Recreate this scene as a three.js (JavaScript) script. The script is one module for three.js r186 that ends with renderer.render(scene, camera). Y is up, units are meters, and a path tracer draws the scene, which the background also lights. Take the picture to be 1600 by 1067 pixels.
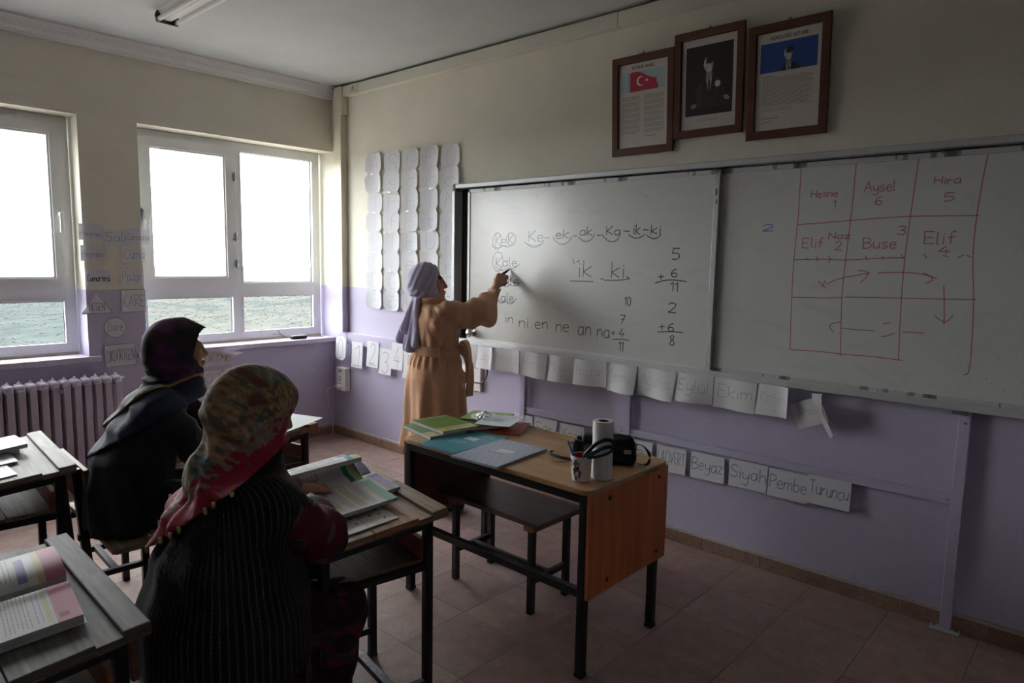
import * as THREE from 'three';
import { mergeGeometries } from 'three/addons/utils/BufferGeometryUtils.js';
import { RoundedBoxGeometry } from 'three/addons/geometries/RoundedBoxGeometry.js';

// ---------------------------------------------------------------- camera, sky, exposure
const scene = new THREE.Scene();
const camera = new THREE.PerspectiveCamera(53.09, 1600 / 1067, 0.05, 6000);
camera.rotation.order = 'YXZ';
camera.rotation.set(-0.117483, 0.737594, 0.01857);
camera.position.set(5.34, 1.6, 3.476);
scene.add(camera);
scene.background = new THREE.Color(0.96, 0.99, 1.0);      // even overcast sky
scene.backgroundIntensity = 1.0;
const renderer = new THREE.WebGLRenderer({ antialias: true });
renderer.toneMapping = THREE.LinearToneMapping;
renderer.toneMappingExposure = 15;
renderer.shadowMap.enabled = true;

// ---------------------------------------------------------------- helpers
let seed = 7;
const rnd = () => { seed = (seed * 1664525 + 1013904223) >>> 0; return seed / 4294967296; };
const rr = (a, b) => a + (b - a) * rnd();
const V = (x, y, z) => new THREE.Vector3(x, y, z);
const names = new Map();
function numbered(n) { const k = names.get(n) || 0; names.set(n, k + 1); return k ? `${n}_${String(k).padStart(3, '0')}` : n; }
const shade = (o) => { o.traverse((c) => { if (c.isMesh) { c.castShadow = true; c.receiveShadow = true; } }); return o; };
function info(o, label, category, group, kind) {
  if (label) o.userData.label = label;
  if (category) o.userData.category = category;
  if (group) o.userData.group = group;
  if (kind) o.userData.kind = kind;
  return o;
}
function thing(name, label, category, pos = [0, 0, 0], turn = 0, group) {
  const o = new THREE.Group(); o.name = numbered(name); o.position.set(...pos); o.rotation.y = turn;
  scene.add(o); return info(o, label, category, group);
}
function part(name, geo, m, parent, label) {
  const o = new THREE.Mesh(geo, m); o.name = name; o.castShadow = o.receiveShadow = true;
  if (parent) parent.add(o); if (label) o.userData.label = label; return o;
}
function one(name, geo, m, label, category, group, pos, turn = 0) {
  const o = part(numbered(name), geo, m, scene); if (pos) o.position.set(...pos); o.rotation.y = turn;
  return info(o, label, category, group);
}
function struct(name, geo, m) { const o = part(name, geo, m, scene); o.userData.kind = 'structure'; return o; }
function structGroup(name) { const o = new THREE.Group(); o.name = name; o.userData.kind = 'structure'; scene.add(o); return o; }
// uv in metres, by the face's main axis
function uvM(g, s = 1) {
  if (!g.attributes.normal) g.computeVertexNormals();
  const p = g.attributes.position, n = g.attributes.normal, uv = new Float32Array(p.count * 2);
  for (let i = 0; i < p.count; i++) {
    const x = Math.abs(n.getX(i)), y = Math.abs(n.getY(i)), z = Math.abs(n.getZ(i));
    let a, b; if (y >= x && y >= z) { a = p.getX(i); b = p.getZ(i); } else if (x >= z) { a = p.getZ(i); b = p.getY(i); } else { a = p.getX(i); b = p.getY(i); }
    uv[2 * i] = a * s; uv[2 * i + 1] = b * s;
  }
  g.setAttribute('uv', new THREE.BufferAttribute(uv, 2)); return g;
}
const box = (x0, x1, y0, y1, z0, z1) => uvM(new THREE.BoxGeometry(x1 - x0, y1 - y0, z1 - z0).translate((x0 + x1) / 2, (y0 + y1) / 2, (z0 + z1) / 2));
const rbox = (x0, x1, y0, y1, z0, z1, r = 0.004, s = 2) => uvM(new RoundedBoxGeometry(x1 - x0, y1 - y0, z1 - z0, s, r).translate((x0 + x1) / 2, (y0 + y1) / 2, (z0 + z1) / 2));
const plain = (g) => { g = g.index ? g.toNonIndexed() : g; for (const k of Object.keys(g.attributes)) if (!['position', 'normal', 'uv'].includes(k)) g.deleteAttribute(k); if (!g.attributes.uv) uvM(g); return g; };
const join = (list) => mergeGeometries(list.map(plain));
// a square bar from a to b
function bar(a, b, w, h = w, r = 0.003) {
  a = V(...a); b = V(...b); const d = b.clone().sub(a), L = d.length();
  const g = new RoundedBoxGeometry(w, h, L, 1, r);
  uvM(g); const m = new THREE.Matrix4().lookAt(b, a, Math.abs(d.y) / L > 0.95 ? V(1, 0, 0) : V(0, 1, 0)); 
  g.applyMatrix4(m); g.translate((a.x + b.x) / 2, (a.y + b.y) / 2, (a.z + b.z) / 2); return g;
}
const tube = (pts, r, n = 24, k = 8, closed = false) => new THREE.TubeGeometry(new THREE.CatmullRomCurve3(pts.map((p) => V(...p)), closed), n, r, k, closed);
const cyl = (r0, r1, h, n = 24) => new THREE.CylinderGeometry(r1, r0, h, n).translate(0, h / 2, 0);

// ---------------------------------------------------------------- textures
const hash = (x, y, s) => { let h = Math.imul(x | 0, 374761393) + Math.imul(y | 0, 668265263) + Math.imul(s | 0, 974634777); h = Math.imul(h ^ (h >>> 13), 1274126177); return ((h ^ (h >>> 16)) >>> 0) / 4294967296; };
function vnoise(x, y, s, per) {
  const xi = Math.floor(x), yi = Math.floor(y), fx = x - xi, fy = y - yi, u = fx * fx * (3 - 2 * fx), v = fy * fy * (3 - 2 * fy), w = (a) => per ? ((a % per) + per) % per : a;
  const a = hash(w(xi), w(yi), s), b = hash(w(xi + 1), w(yi), s), c = hash(w(xi), w(yi + 1), s), d = hash(w(xi + 1), w(yi + 1), s);
  return a + (b - a) * u + (c - a) * v + (a - b - c + d) * u * v;
}
function fbm(x, y, s, per, oct = 4) { let t = 0, a = 0.5, f = 1; for (let i = 0; i < oct; i++) { t += a * vnoise(x * f, y * f, s + i * 17, per ? per * f : 0); a *= 0.5; f *= 2; } return t / (1 - Math.pow(0.5, oct)); }
function dtex(n, fn, srgb = true, rep = 1, m = n) {
  const d = new Uint8Array(n * m * 4);
  for (let y = 0; y < m; y++) for (let x = 0; x < n; x++) { const c = fn(x / n, y / m), o = (y * n + x) * 4; for (let k = 0; k < 3; k++) d[o + k] = Math.max(0, Math.min(255, c[k])); d[o + 3] = 255; }
  const t = new THREE.DataTexture(d, n, m); t.wrapS = t.wrapT = THREE.RepeatWrapping; t.magFilter = THREE.LinearFilter; t.minFilter = THREE.LinearMipmapLinearFilter; t.generateMipmaps = true;
  if (srgb) t.colorSpace = THREE.SRGBColorSpace; t.repeat.set(rep, rep); t.needsUpdate = true; return t;
}
function ctex(w, h, draw) {
  const c = document.createElement('canvas'); c.width = w; c.height = h; const x = c.getContext('2d'); draw(x, w, h);
  const t = new THREE.CanvasTexture(c); t.colorSpace = THREE.SRGBColorSpace; t.anisotropy = 8; return t;
}
const std = (o) => new THREE.MeshStandardMaterial(o), phy = (o) => new THREE.MeshPhysicalMaterial(o);
const speck = (r, g, b, amt, fine = 40, coarse = 6, s = 1, n = 256) => dtex(n, (u, v) => { const k = (fbm(u * coarse, v * coarse, s, coarse) - 0.5) * amt + (vnoise(u * fine * 2, v * fine * 2, s + 5, fine * 2) - 0.5) * amt * 0.7; return [r + k, g + k, b + k]; });
const bumpFine = dtex(256, (u, v) => { const k = 255 * (0.6 * fbm(u * 12, v * 12, 3, 12) + 0.4 * vnoise(u * 90, v * 90, 9, 90)); return [k, k, k]; }, false);
const wood = (r, g, b, amt, s, stretch = 14) => dtex(512, (u, v) => {
  const g1 = fbm(u * 3, v * 3 * stretch, s, 0, 5), g2 = vnoise(u * 10, v * 180, s + 9, 0), st = fbm(u * 5, v * 5, s + 30, 0, 4), k = (g1 - 0.5) * amt + (g2 - 0.5) * amt * 0.45 + (st > 0.62 ? -(st - 0.62) * amt * 1.2 : 0);
  return [r + k, g + k * 0.95, b + k * 0.85];
});
const M = {
  cream: std({ map: speck(222, 218, 203, 10, 90, 5, 11), bumpMap: bumpFine, bumpScale: 0.0012, roughness: 0.75 }),
  purple: std({ map: speck(188, 182, 207, 9, 90, 5, 12), bumpMap: bumpFine, bumpScale: 0.0012, roughness: 0.55 }),
  purpleMetal: std({ map: speck(188, 182, 207, 8, 60, 5, 13), roughness: 0.45 }),
  ceiling: std({ map: speck(200, 204, 202, 8, 60, 5, 14), bumpMap: bumpFine, bumpScale: 0.001, roughness: 0.85 }),
  plaster: std({ map: speck(222, 222, 218, 7, 60, 5, 15), roughness: 0.6 }),
  trunking: std({ map: speck(214, 211, 198, 6, 60, 5, 16), roughness: 0.45 }),
  creamTrunk: std({ map: speck(212, 206, 184, 6, 60, 5, 17), roughness: 0.45 }),
  upvc: std({ map: speck(224, 227, 228, 6, 50, 5, 18), roughness: 0.3 }),
  upvcDirty: std({ map: speck(196, 186, 160, 26, 50, 6, 19), roughness: 0.6 }),
  sill: std({ map: speck(202, 192, 212, 18, 50, 7, 20), roughness: 0.5 }),
  gasket: std({ color: 0x1b2128, roughness: 0.6 }),
  glass: phy({ color: 0xffffff, transmission: 1, roughness: 0, thickness: 0, ior: 1.5, specularIntensity: 0.6 }),
  grout: std({ color: 0x6e5c56, roughness: 0.9 }),
  black: std({ map: speck(24, 25, 29, 14, 60, 6, 21), roughness: 0.38 }),
  alu: std({ map: speck(196, 199, 200, 14, 60, 7, 22), roughness: 0.4, metalness: 0.35 }),
  aluPlain: std({ map: speck(206, 208, 208, 10, 60, 7, 23), roughness: 0.42, metalness: 0.2 }),
  darkGap: std({ color: 0x14181b, roughness: 0.8 }),
  chrome: std({ color: 0xcfcfd2, roughness: 0.14, metalness: 1 }),
  steel: std({ color: 0x9a9a9e, roughness: 0.35, metalness: 0.8 }),
  white: std({ color: 0xe6e6e4, roughness: 0.4 }),
  blackPlastic: std({ color: 0x101113, roughness: 0.45 }),
  blackCloth: std({ map: speck(18, 18, 21, 10, 90, 6, 24), bumpMap: bumpFine, bumpScale: 0.001, roughness: 0.9 }),
  radiator: std({ map: speck(196, 187, 206, 8, 40, 4, 25), roughness: 0.35 }),
  paperEdge: std({ map: dtex(64, (u, v) => { const k = 205 + 40 * (vnoise(u * 4, v * 64, 4, 0) - 0.5); return [k, k, k - 4]; }), roughness: 0.9 }),
  deskWood: std({ map: wood(138, 134, 124, 74, 31), bumpMap: bumpFine, bumpScale: 0.0008, roughness: 0.55 }),
  deskWoodB: std({ map: wood(130, 124, 111, 80, 36), bumpMap: bumpFine, bumpScale: 0.0008, roughness: 0.55 }),
  deskShaded: std({ map: wood(100, 97, 90, 70, 131), bumpMap: bumpFine, bumpScale: 0.0008, roughness: 0.6 }),  // this pair is the grey desk wood darkened, weaker window light painted in
  deskShadedB: std({ map: wood(94, 90, 82, 74, 136), bumpMap: bumpFine, bumpScale: 0.0008, roughness: 0.6 }),
  deskWarm: std({ map: wood(160, 118, 80, 80, 32), bumpMap: bumpFine, bumpScale: 0.0008, roughness: 0.5 }),
  deskWarmB: std({ map: wood(142, 120, 92, 80, 38), bumpMap: bumpFine, bumpScale: 0.0008, roughness: 0.5 }),
  shelfWood: std({ map: wood(120, 106, 90, 60, 33), roughness: 0.6 }),
  edgeWood: std({ map: wood(150, 96, 62, 60, 37), roughness: 0.6 }),
  seatWood: std({ map: wood(150, 138, 118, 70, 39), roughness: 0.5 }),
  backWood: std({ map: wood(122, 84, 62, 40, 40), roughness: 0.45 }),
  tableTop: std({ map: wood(176, 138, 98, 34, 34, 10), roughness: 0.42 }),
  orangeWood: std({ map: dtex(512, (u, v) => { const g1 = fbm(u * 34, v * 2.4, 50, 0, 5), g2 = vnoise(u * 160, v * 6, 51, 0), k = (g1 - 0.5) * 60 + (g2 - 0.5) * 18; return [198 + k, 112 + k * 0.75, 62 + k * 0.5]; }), roughness: 0.42 }),
  brownPanel: std({ map: wood(92, 62, 46, 26, 35), roughness: 0.5 }),
  benchDark: std({ map: wood(84, 70, 58, 40, 41), roughness: 0.4 }),
};

// ---------------------------------------------------------------- a single-stroke hand (cap height 10, x height 6, baseline y = 10)
const G = {};
const glyph = (ch, w, d) => { G[ch] = [w, d]; };
glyph('A', 6, 'M0 10L3 0L6 10M1.2 6.6L4.9 6.6'); glyph('B', 5.5, 'M0 0L0 10M0 0Q5 0 5 2.5Q5 5 0 4.8Q5.8 5 5.6 7.5Q5.4 10 0 10');
glyph('C', 5.5, 'M5.4 1.6Q4.4 0 3 0Q0 .4 0 5Q0 10 3 10Q4.6 10 5.6 8.4'); glyph('D', 5.8, 'M0 0L0 10Q5.8 9.6 5.8 5Q5.6 .2 0 0');
glyph('E', 4.8, 'M4.8 0L0 0L0 10L4.8 10M0 5L4 4.9'); glyph('F', 4.6, 'M4.6 0L0 0L0 10M0 4.8L3.8 4.8');
glyph('G', 6, 'M5.4 1.6Q4.4 0 3 0Q0 .4 0 5Q0 10 3.2 10Q6 9.6 5.8 5.8L3.4 5.8'); glyph('H', 5.6, 'M0 0L0 10M5.6 0L5.6 10M0 5L5.6 5');
glyph('I', 1, 'M.5 0L.5 10'); glyph('K', 5.2, 'M0 0L0 10M5 0L.2 5.6L5.2 10'); glyph('L', 4.6, 'M0 0L0 10L4.6 10');
glyph('M', 7, 'M0 10L.8 0L3.5 6L6.2 0L7 10'); glyph('N', 5.6, 'M0 10L0 0L5.6 10L5.6 0'); glyph('O', 6, 'M3 0Q0 .2 0 5Q0 10 3 10Q6 10 6 5Q6 .2 3 0');
glyph('P', 5, 'M0 0L0 10M0 .2Q5 -.2 5 2.6Q4.8 5.4 0 5.2'); glyph('R', 5.2, 'M0 0L0 10M0 .2Q4.8 -.2 4.8 2.6Q4.6 5.2 0 5L5.2 10');
glyph('S', 5, 'M4.8 1.4Q4 0 2.6 0Q.2 .2 .3 2.4Q.5 4.4 2.6 5Q5 5.6 5 7.6Q4.8 10 2.4 10Q.8 10 0 8.6'); glyph('T', 5.6, 'M0 0L5.6 0M2.8 0L2.8 10');
glyph('U', 5.6, 'M0 0L0 6.4Q0 10 2.8 10Q5.6 10 5.6 6.4L5.6 0'); glyph('V', 5.6, 'M0 0L2.8 10L5.6 0'); glyph('Y', 5.4, 'M0 0L2.7 5M5.4 0L2.7 5L2.7 10');
glyph('Z', 5.4, 'M0 0L5.4 0L0 10L5.4 10');
glyph('a', 4.6, 'M4.4 4.8Q3.4 3.8 2 4.1Q0 4.8 0 7.4Q.2 10 2 10Q4 9.6 4.4 6.4L4.4 4.2L4.6 10'); glyph('b', 4.4, 'M0 0L0 10M0 6Q1.4 4 3 4.4Q4.6 5.2 4.4 7.4Q4 10 2 10Q.6 9.8 0 8.8');
glyph('c', 4, 'M4 5Q3.2 4 2 4.1Q0 4.6 0 7.2Q.2 10 2.2 10Q3.4 10 4 9'); glyph('d', 4.4, 'M4.4 0L4.4 10M4.4 6Q3.4 4 2 4.2Q0 4.8 0 7.4Q.2 10 2 10Q3.6 9.8 4.4 8');
glyph('e', 4.2, 'M0 7L4 6.6Q4 4 2 4.1Q0 4.4 0 7.2Q.2 10 2.4 10Q3.6 10 4.2 9'); glyph('f', 3.4, 'M3.6 .6Q1.6 -.6 1.4 2.6L1.4 10M0 4.6L3.2 4.6');
glyph('g', 4.4, 'M4.4 5Q3.4 3.9 2 4.1Q0 4.8 0 7Q.2 9.4 2 9.4Q4 9 4.4 6.4L4.4 11.4Q4.2 13.8 2 13.8Q.6 13.6 .2 12.6'); glyph('h', 4.2, 'M0 0L0 10M0 6.4Q1.4 4 2.8 4.2Q4.2 4.6 4.2 7L4.2 10');
glyph('i', 1, 'M.5 4.4L.5 10M.5 1.8L.6 2.3'); glyph('k', 4.2, 'M0 0L0 10M4 3.6L.1 6.8L4.2 10'); glyph('l', 1.4, 'M.3 0L.3 9Q.4 10 1.4 9.8');
glyph('m', 6.6, 'M0 4.2L0 10M0 6.2Q1.2 4 2.4 4.2Q3.3 4.6 3.3 7L3.3 10M3.3 6.4Q4.4 4 5.6 4.2Q6.6 4.6 6.6 7L6.6 10'); glyph('n', 4.2, 'M0 4L0 10M0 6.6Q1.4 4 2.8 4.2Q4.2 4.6 4.2 7.2L4.2 10');
glyph('o', 4.4, 'M2.2 4Q0 4.2 0 7Q0 10 2.2 10Q4.4 10 4.4 7Q4.4 4.2 2.2 4'); glyph('p', 4.4, 'M0 4L0 14M0 6.2Q1.4 3.9 3 4.3Q4.6 5.2 4.4 7.2Q4 9.8 2 9.8Q.6 9.6 0 8.6');
glyph('r', 3, 'M0 4L0 10M0 6.8Q1 4.2 3 4.4'); glyph('s', 3.6, 'M3.4 4.8Q2.6 4 1.8 4.1Q.2 4.4 .4 5.6Q.8 6.8 2 7Q3.6 7.4 3.5 8.6Q3.2 10 1.6 10Q.6 10 0 9.2');
glyph('t', 3.2, 'M1.4 1.4L1.4 8.6Q1.6 10 3.2 9.6M0 4.4L3 4.4'); glyph('u', 4.2, 'M0 4.2L0 7.4Q.2 10 2 10Q3.8 9.8 4.2 7.4L4.2 4.2L4.2 10'); glyph('v', 4, 'M0 4.2L2 10L4 4.2');
glyph('y', 4.4, 'M0 4.2L0 6.6Q.3 9 2.2 8.8Q4 8.4 4.4 6L4.4 4.2L4.4 11.4Q4 13.8 2 13.8Q.8 13.6 .3 12.6'); glyph('z', 4, 'M0 4.2L4 4.2L0 10L4 10');
glyph('ı', 1, 'M.5 4.4L.5 10'); glyph('İ', 1, 'M.5 0L.5 10M.5 -2.2L.6 -1.8'); glyph('ğ', 4.4, G.g[1] + 'M.8 1.6Q2.2 3 3.6 1.6'); glyph('ç', 4, G.c[1] + 'M2.2 10L2.4 11.4Q2.6 12.4 1.2 12.2');
glyph('Ç', 5.5, G.C[1] + 'M3 10L3.2 11.4Q3.4 12.4 2 12.2'); glyph('ş', 3.6, G.s[1] + 'M1.8 10L2 11.4Q2.2 12.4 .8 12.2'); glyph('ö', 4.4, G.o[1] + 'M1.2 1.8L1.3 2.3M3.2 1.8L3.3 2.3'); glyph('Ö', 6, G.O[1] + 'M2 -2L2.1 -1.6M4 -2L4.1 -1.6');
glyph('Ü', 5.6, G.U[1] + 'M1.8 -2L1.9 -1.6M3.8 -2L3.9 -1.6'); glyph('ü', 4.2, G.u[1] + 'M1.2 1.8L1.3 2.3M3 1.8L3.1 2.3'); glyph('Ğ', 6, G.G[1] + 'M1.6 -2.4Q3 -1 4.4 -2.4'); glyph(' ', 3, '');
glyph('0', 5, 'M2.5 0Q0 .4 0 5Q0 10 2.5 10Q5 10 5 5Q5 .4 2.5 0'); glyph('1', 2.4, 'M0 2.4L2.2 0L2.2 10'); glyph('2', 5, 'M.2 2Q1 0 2.8 0Q5 .4 4.6 3Q4 5.4 0 10L5 10'); glyph('3', 4.8, 'M.2 1Q1.6 -.2 3 .1Q4.8 .8 4.4 2.8Q3.8 4.6 1.8 4.8Q4.8 5 4.8 7.4Q4.6 10 2.4 10Q.8 10 0 8.8');
glyph('4', 5, 'M3.2 0L0 6.6L5 6.6M3.6 4.4L3.4 10'); glyph('5', 4.8, 'M4.6 0L.8 0L.4 4.6Q2.4 3.6 4 4.8Q5.2 6.4 4.4 8.4Q3.2 10.4 .4 9.6'); glyph('6', 4.6, 'M4 .2Q.4 1.4 0 6.6Q.2 10 2.4 10Q4.6 9.8 4.6 7.4Q4.2 5 2.2 5Q.6 5.4 .2 7');
glyph('7', 4.8, 'M0 .2L4.8 0L1.8 10M1 5.2L4 5'); glyph('8', 4.8, 'M2.6 4.6Q0 3.8 .6 1.6Q1.4 -.2 2.8 .1Q4.6 .8 4 2.6Q3.4 4 2 5Q0 6.4 .2 8Q.6 10 2.4 10Q4.8 9.8 4.8 7.6Q4.4 5.6 2.6 4.6'); glyph('11', 3, 'M0 1L0 10M3 1L3 10');
// text from (x, y of baseline), cap height h, squeezed into width w (0 = natural); lw is the pen's width in pixels
function write(ctx, text, x, y, w, h, lw, color, slant = 0, wob = 0.04) {
  const chars = [...text]; let nat = 0; for (const c of chars) nat += (G[c] || G[' '])[0]; nat += 1.6 * (chars.length - 1);
  const sx = w ? w / Math.max(nat, 1) : h / 10, sy = h / 10; let cx = x;
  ctx.strokeStyle = color; ctx.lineCap = ctx.lineJoin = 'round';
  for (const c of chars) {
    const [cw, d] = G[c] || G[' '];
    const path = new Path2D(); const t = new DOMMatrix([sx, rr(-wob, wob) * sx, -slant * sy + rr(-wob, wob) * sy, sy * rr(0.95, 1.04), cx + slant * h, y - h + rr(-wob, wob) * h]);
    path.addPath(new Path2D(d), t); ctx.lineWidth = lw; ctx.stroke(path); cx += (cw + 1.6) * sx;
  }
}
function stroke(ctx, pts, lw, color) {
  ctx.strokeStyle = color; ctx.lineWidth = lw; ctx.lineCap = ctx.lineJoin = 'round'; ctx.beginPath(); ctx.moveTo(pts[0], pts[1]);
  for (let i = 2; i < pts.length - 2; i += 2) ctx.quadraticCurveTo(pts[i], pts[i + 1], (pts[i] + pts[i + 2]) / 2, (pts[i + 1] + pts[i + 3]) / 2);
  ctx.lineTo(pts[pts.length - 2], pts[pts.length - 1]); ctx.stroke();
}
// ---------------------------------------------------------------- the room's shell
const H = 3.05, PL = 1.347, XR = 7.4, ZB = 9.4;         // ceiling, paint line, right wall, back wall
const two = (boxes) => {                                   // wall blocks split at the paint line: lilac below, cream above
  const lo = [], hi = [];
  for (const [x0, x1, y0, y1, z0, z1] of boxes) { if (y0 < PL) lo.push(box(x0, x1, y0, Math.min(y1, PL), z0, z1)); if (y1 > PL) hi.push(box(x0, x1, Math.max(y0, PL), y1, z0, z1)); }
  return mergeGeometries([join(lo), join(hi)], true);
};
const wallMat = [M.purple, M.cream];
const WT = 0.30, SY = 0.845, LY = 2.52;                   // wall thickness, opening bottom (under the sill board), opening top
struct('wall_front', two([[-WT, XR + 0.2, -0.1, H + 0.1, -0.2, 0]]), wallMat);
struct('wall_left', two([[-WT, 0, -0.1, SY, 0, ZB], [-WT, 0, LY, H + 0.1, 0, ZB], [-WT, 0, SY, LY, 1.595, 1.97], [-WT, 0, SY, LY, 3.55, ZB]]), wallMat);
struct('wall_right', two([[XR, XR + 0.2, -0.1, H + 0.1, 0, ZB]]), wallMat);
struct('wall_back', two([[-WT, XR + 0.2, -0.1, H + 0.1, ZB, ZB + 0.2]]), wallMat);
struct('ceiling', box(-WT, XR + 0.2, H, H + 0.2, -0.2, ZB + 0.2), M.ceiling);

// floor tiles, each its own piece
{
  const fl = structGroup('floor');
  part('screed', box(-WT, XR + 0.2, -0.15, -0.012, -0.2, ZB + 0.2), M.grout, fl);
  const tileMats = [[150, 124, 116, 1], [156, 131, 122, 2], [144, 119, 112, 3], [152, 128, 121, 4]].map(([r, g, b, s]) => std({ map: dtex(256, (u, v) => { const k = (fbm(u * 8, v * 8, s * 7, 8) - 0.5) * 26, sp = vnoise(u * 110, v * 110, s * 13, 110), q = sp > 0.8 ? 16 : sp < 0.16 ? -18 : 0; return [r + k + q, g + k + q, b + k + q]; }), roughnessMap: dtex(128, (u, v) => { const k = 120 + 70 * fbm(u * 6, v * 6, s + 60, 6); return [k, k, k]; }, false), roughness: 0.85 }));
  const T = 0.3545, ox = 0.012, oz = 0.0, shapes = [0, 1, 2, 3].map((i) => { const g = new THREE.BoxGeometry(T - 0.0022, 0.012, T - 0.0022); uvM(g, 2.4); const uv = g.attributes.uv; for (let k = 0; k < uv.count; k++) uv.setXY(k, uv.getX(k) + i * 0.23, uv.getY(k) + i * 0.37); return g; });
  const far = [];
  for (let i = 0; i < 20; i++) for (let k = 0; k < 21; k++) {
    const x = ox + (i + 0.5) * T, z = oz + (k + 0.5) * T, y = -0.006 + rr(-0.0008, 0.0004), n = (i * 7 + k * 3 + Math.floor(rnd() * 4)) % 4;
    if (x < 5.3 && z < 4.3 && x - z > -1.7) { const t = part('tile', shapes[n], tileMats[n], fl); t.position.set(x, y, z); t.rotation.y = Math.floor(rnd() * 4) * Math.PI / 2; } else far.push(shapes[n].clone().translate(x, y, z));
  }
  info(part('tile_field', join(far), tileMats[0], fl), null, null, null, 'stuff');
  // lime crumbs and the chip of plaster by the wall foot are real crumbs
}
// skirting tiles of terracotta with a mortar ridge
{
  const sk = [[140, 112, 96, 1], [132, 104, 88, 2], [146, 118, 102, 3]].map(([r, g, b, s]) => std({ map: speck(r, g, b, 34, 60, 7, 70 + s), roughness: 0.6 }));
  const ridge = std({ map: speck(176, 172, 168, 36, 40, 8, 75), roughness: 0.9 });
  const run = (name, L, place) => {
    const g = structGroup(name); const mortar = part('mortar_ridge', place(0, L, 0.068, 0.086, 0.010), ridge, g); mortar.userData.label = 'pale mortar ridge along the skirting tiles';
    part('mortar_bed', place(0, L, 0, 0.07, 0.004), ridge, g);
    for (let a = 0, i = 0; a < L; a += 0.333, i++) part('tile', place(a + 0.002, Math.min(a + 0.331, L), 0.001, 0.07, 0.012), sk[(i * 5 + (i >> 1)) % 3], g);
  };
  run('baseboard_front', XR, (a, b, y0, y1, d) => box(a, b, y0, y1, 0, d));
  run('baseboard_left', ZB, (a, b, y0, y1, d) => box(0, d, y0, y1, a, b));
}
// cornice over the windows: a stepped moulding in two lengths
{
  const s = new THREE.Shape(); const pr = [[0, 0], [0.022, 0], [0.028, 0.006], [0.03, 0.014], [0.036, 0.02], [0.05, 0.026], [0.06, 0.036], [0.064, 0.044], [0.078, 0.046], [0.08, 0.053], [0.094, 0.055], [0.096, 0.062], [0.112, 0.064], [0.114, 0.071], [0.13, 0.073], [0.132, 0.09], [0, 0.09]];
  pr.forEach(([x, y], i) => (i ? s.lineTo(x, y) : s.moveTo(x, y)));
  const len = (z0, z1) => { const g = new THREE.ExtrudeGeometry(s, { depth: z1 - z0, bevelEnabled: false }); g.translate(0, H - 0.09, z0); return uvM(g); };
  struct('trim_1', len(0.004, 1.268), M.plaster); struct('trim_2', len(1.27, 4.4), M.plaster); struct('trim_3', len(4.402, ZB), M.plaster);
}
// electric trunking: along the ceiling, down the corner, along the wall
{
  const t = thing('cable_trunking', 'cream cable trunking running down the corner and along the ceiling edge', 'trunking');
  part('ceiling_duct', join([rbox(0.24, 0.46, 2.945, 3.028, 0.001, 0.052), rbox(0.462, 3.0, 2.945, 3.028, 0.001, 0.05), rbox(3.002, 5.0, 2.945, 3.028, 0.001, 0.05), rbox(5.002, XR, 2.945, 3.028, 0.001, 0.05)]), M.trunking, t);
  part('elbow', rbox(0.125, 0.252, 2.80, 3.035, 0.001, 0.068, 0.012), M.creamTrunk, t);
  part('riser', two([[0.13, 0.225, 0.95, 2.80, 0.001, 0.06]]), [M.purpleMetal, M.creamTrunk], t);
  const pl = part('warning_plate', rbox(0.35, 0.452, 2.948, 3.03, 0.05, 0.0545, 0.001), M.creamTrunk, t, 'cream plate with a black warning triangle');
  const sg = new THREE.Shape([new THREE.Vector2(-0.024, -0.018), new THREE.Vector2(0.024, -0.018), new THREE.Vector2(0, 0.024)]), hole = new THREE.Path([new THREE.Vector2(-0.018, -0.0145), new THREE.Vector2(0, 0.0175), new THREE.Vector2(0.018, -0.0145)]); sg.holes.push(hole);
  const bolt = new THREE.Shape([[0.002, 0.012], [-0.005, -0.001], [0, -0.001], [-0.003, -0.012], [0.005, 0.002], [0, 0.002]].map((p) => new THREE.Vector2(...p)));
  part('warning_sign', join([new THREE.ExtrudeGeometry(sg, { depth: 0.0006, bevelEnabled: false }), new THREE.ExtrudeGeometry(bolt, { depth: 0.0006, bevelEnabled: false })]).translate(0.402, 2.993, 0.0545), M.blackPlastic, pl);
  const r = thing('wall_trunking', 'lilac painted horizontal trunking between corner and whiteboard', 'trunking');
  part('duct', rbox(0.24, 1.64, 0.845, 0.947, 0.001, 0.028, 0.004), M.purpleMetal, r); part('end_cap', rbox(0.232, 0.25, 0.843, 0.949, 0.001, 0.03, 0.003), M.purpleMetal, r);
}
// socket box, plug and its lead
{
  const t = thing('socket_box', 'white wall socket box low in the corner', 'socket', [0, 0, 0]);
  part('body', rbox(0.105, 0.245, 0.42, 0.628, 0.001, 0.055, 0.006), M.white, t);
  const dk = M.blackPlastic;
  for (const y of [0.60, 0.545, 0.52, 0.48, 0.45]) part(y > 0.58 ? 'switch' : 'socket_hole', y > 0.58 ? rbox(0.15, 0.19, y - 0.012, y + 0.01, 0.054, 0.06, 0.002) : cyl(0.007, 0.007, 0.003, 12).rotateX(Math.PI / 2).translate(0.17, y, 0.0545), y > 0.58 ? M.steel : dk, t);
  const p = thing('plug', 'white plug and lead in the lower socket', 'plug');
  part('plug_body', join([cyl(0.018, 0.014, 0.035, 16).rotateX(Math.PI / 2).translate(0.165, 0.462, 0.056)]), M.white, p);
  part('lead', tube([[0.165, 0.462, 0.09], [0.14, 0.46, 0.12], [0.09, 0.43, 0.13], [0.06, 0.3, 0.1], [0.05, 0.1, 0.06], [0.06, 0.006, 0.07]], 0.0035, 32, 6), M.white, p);
}
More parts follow.
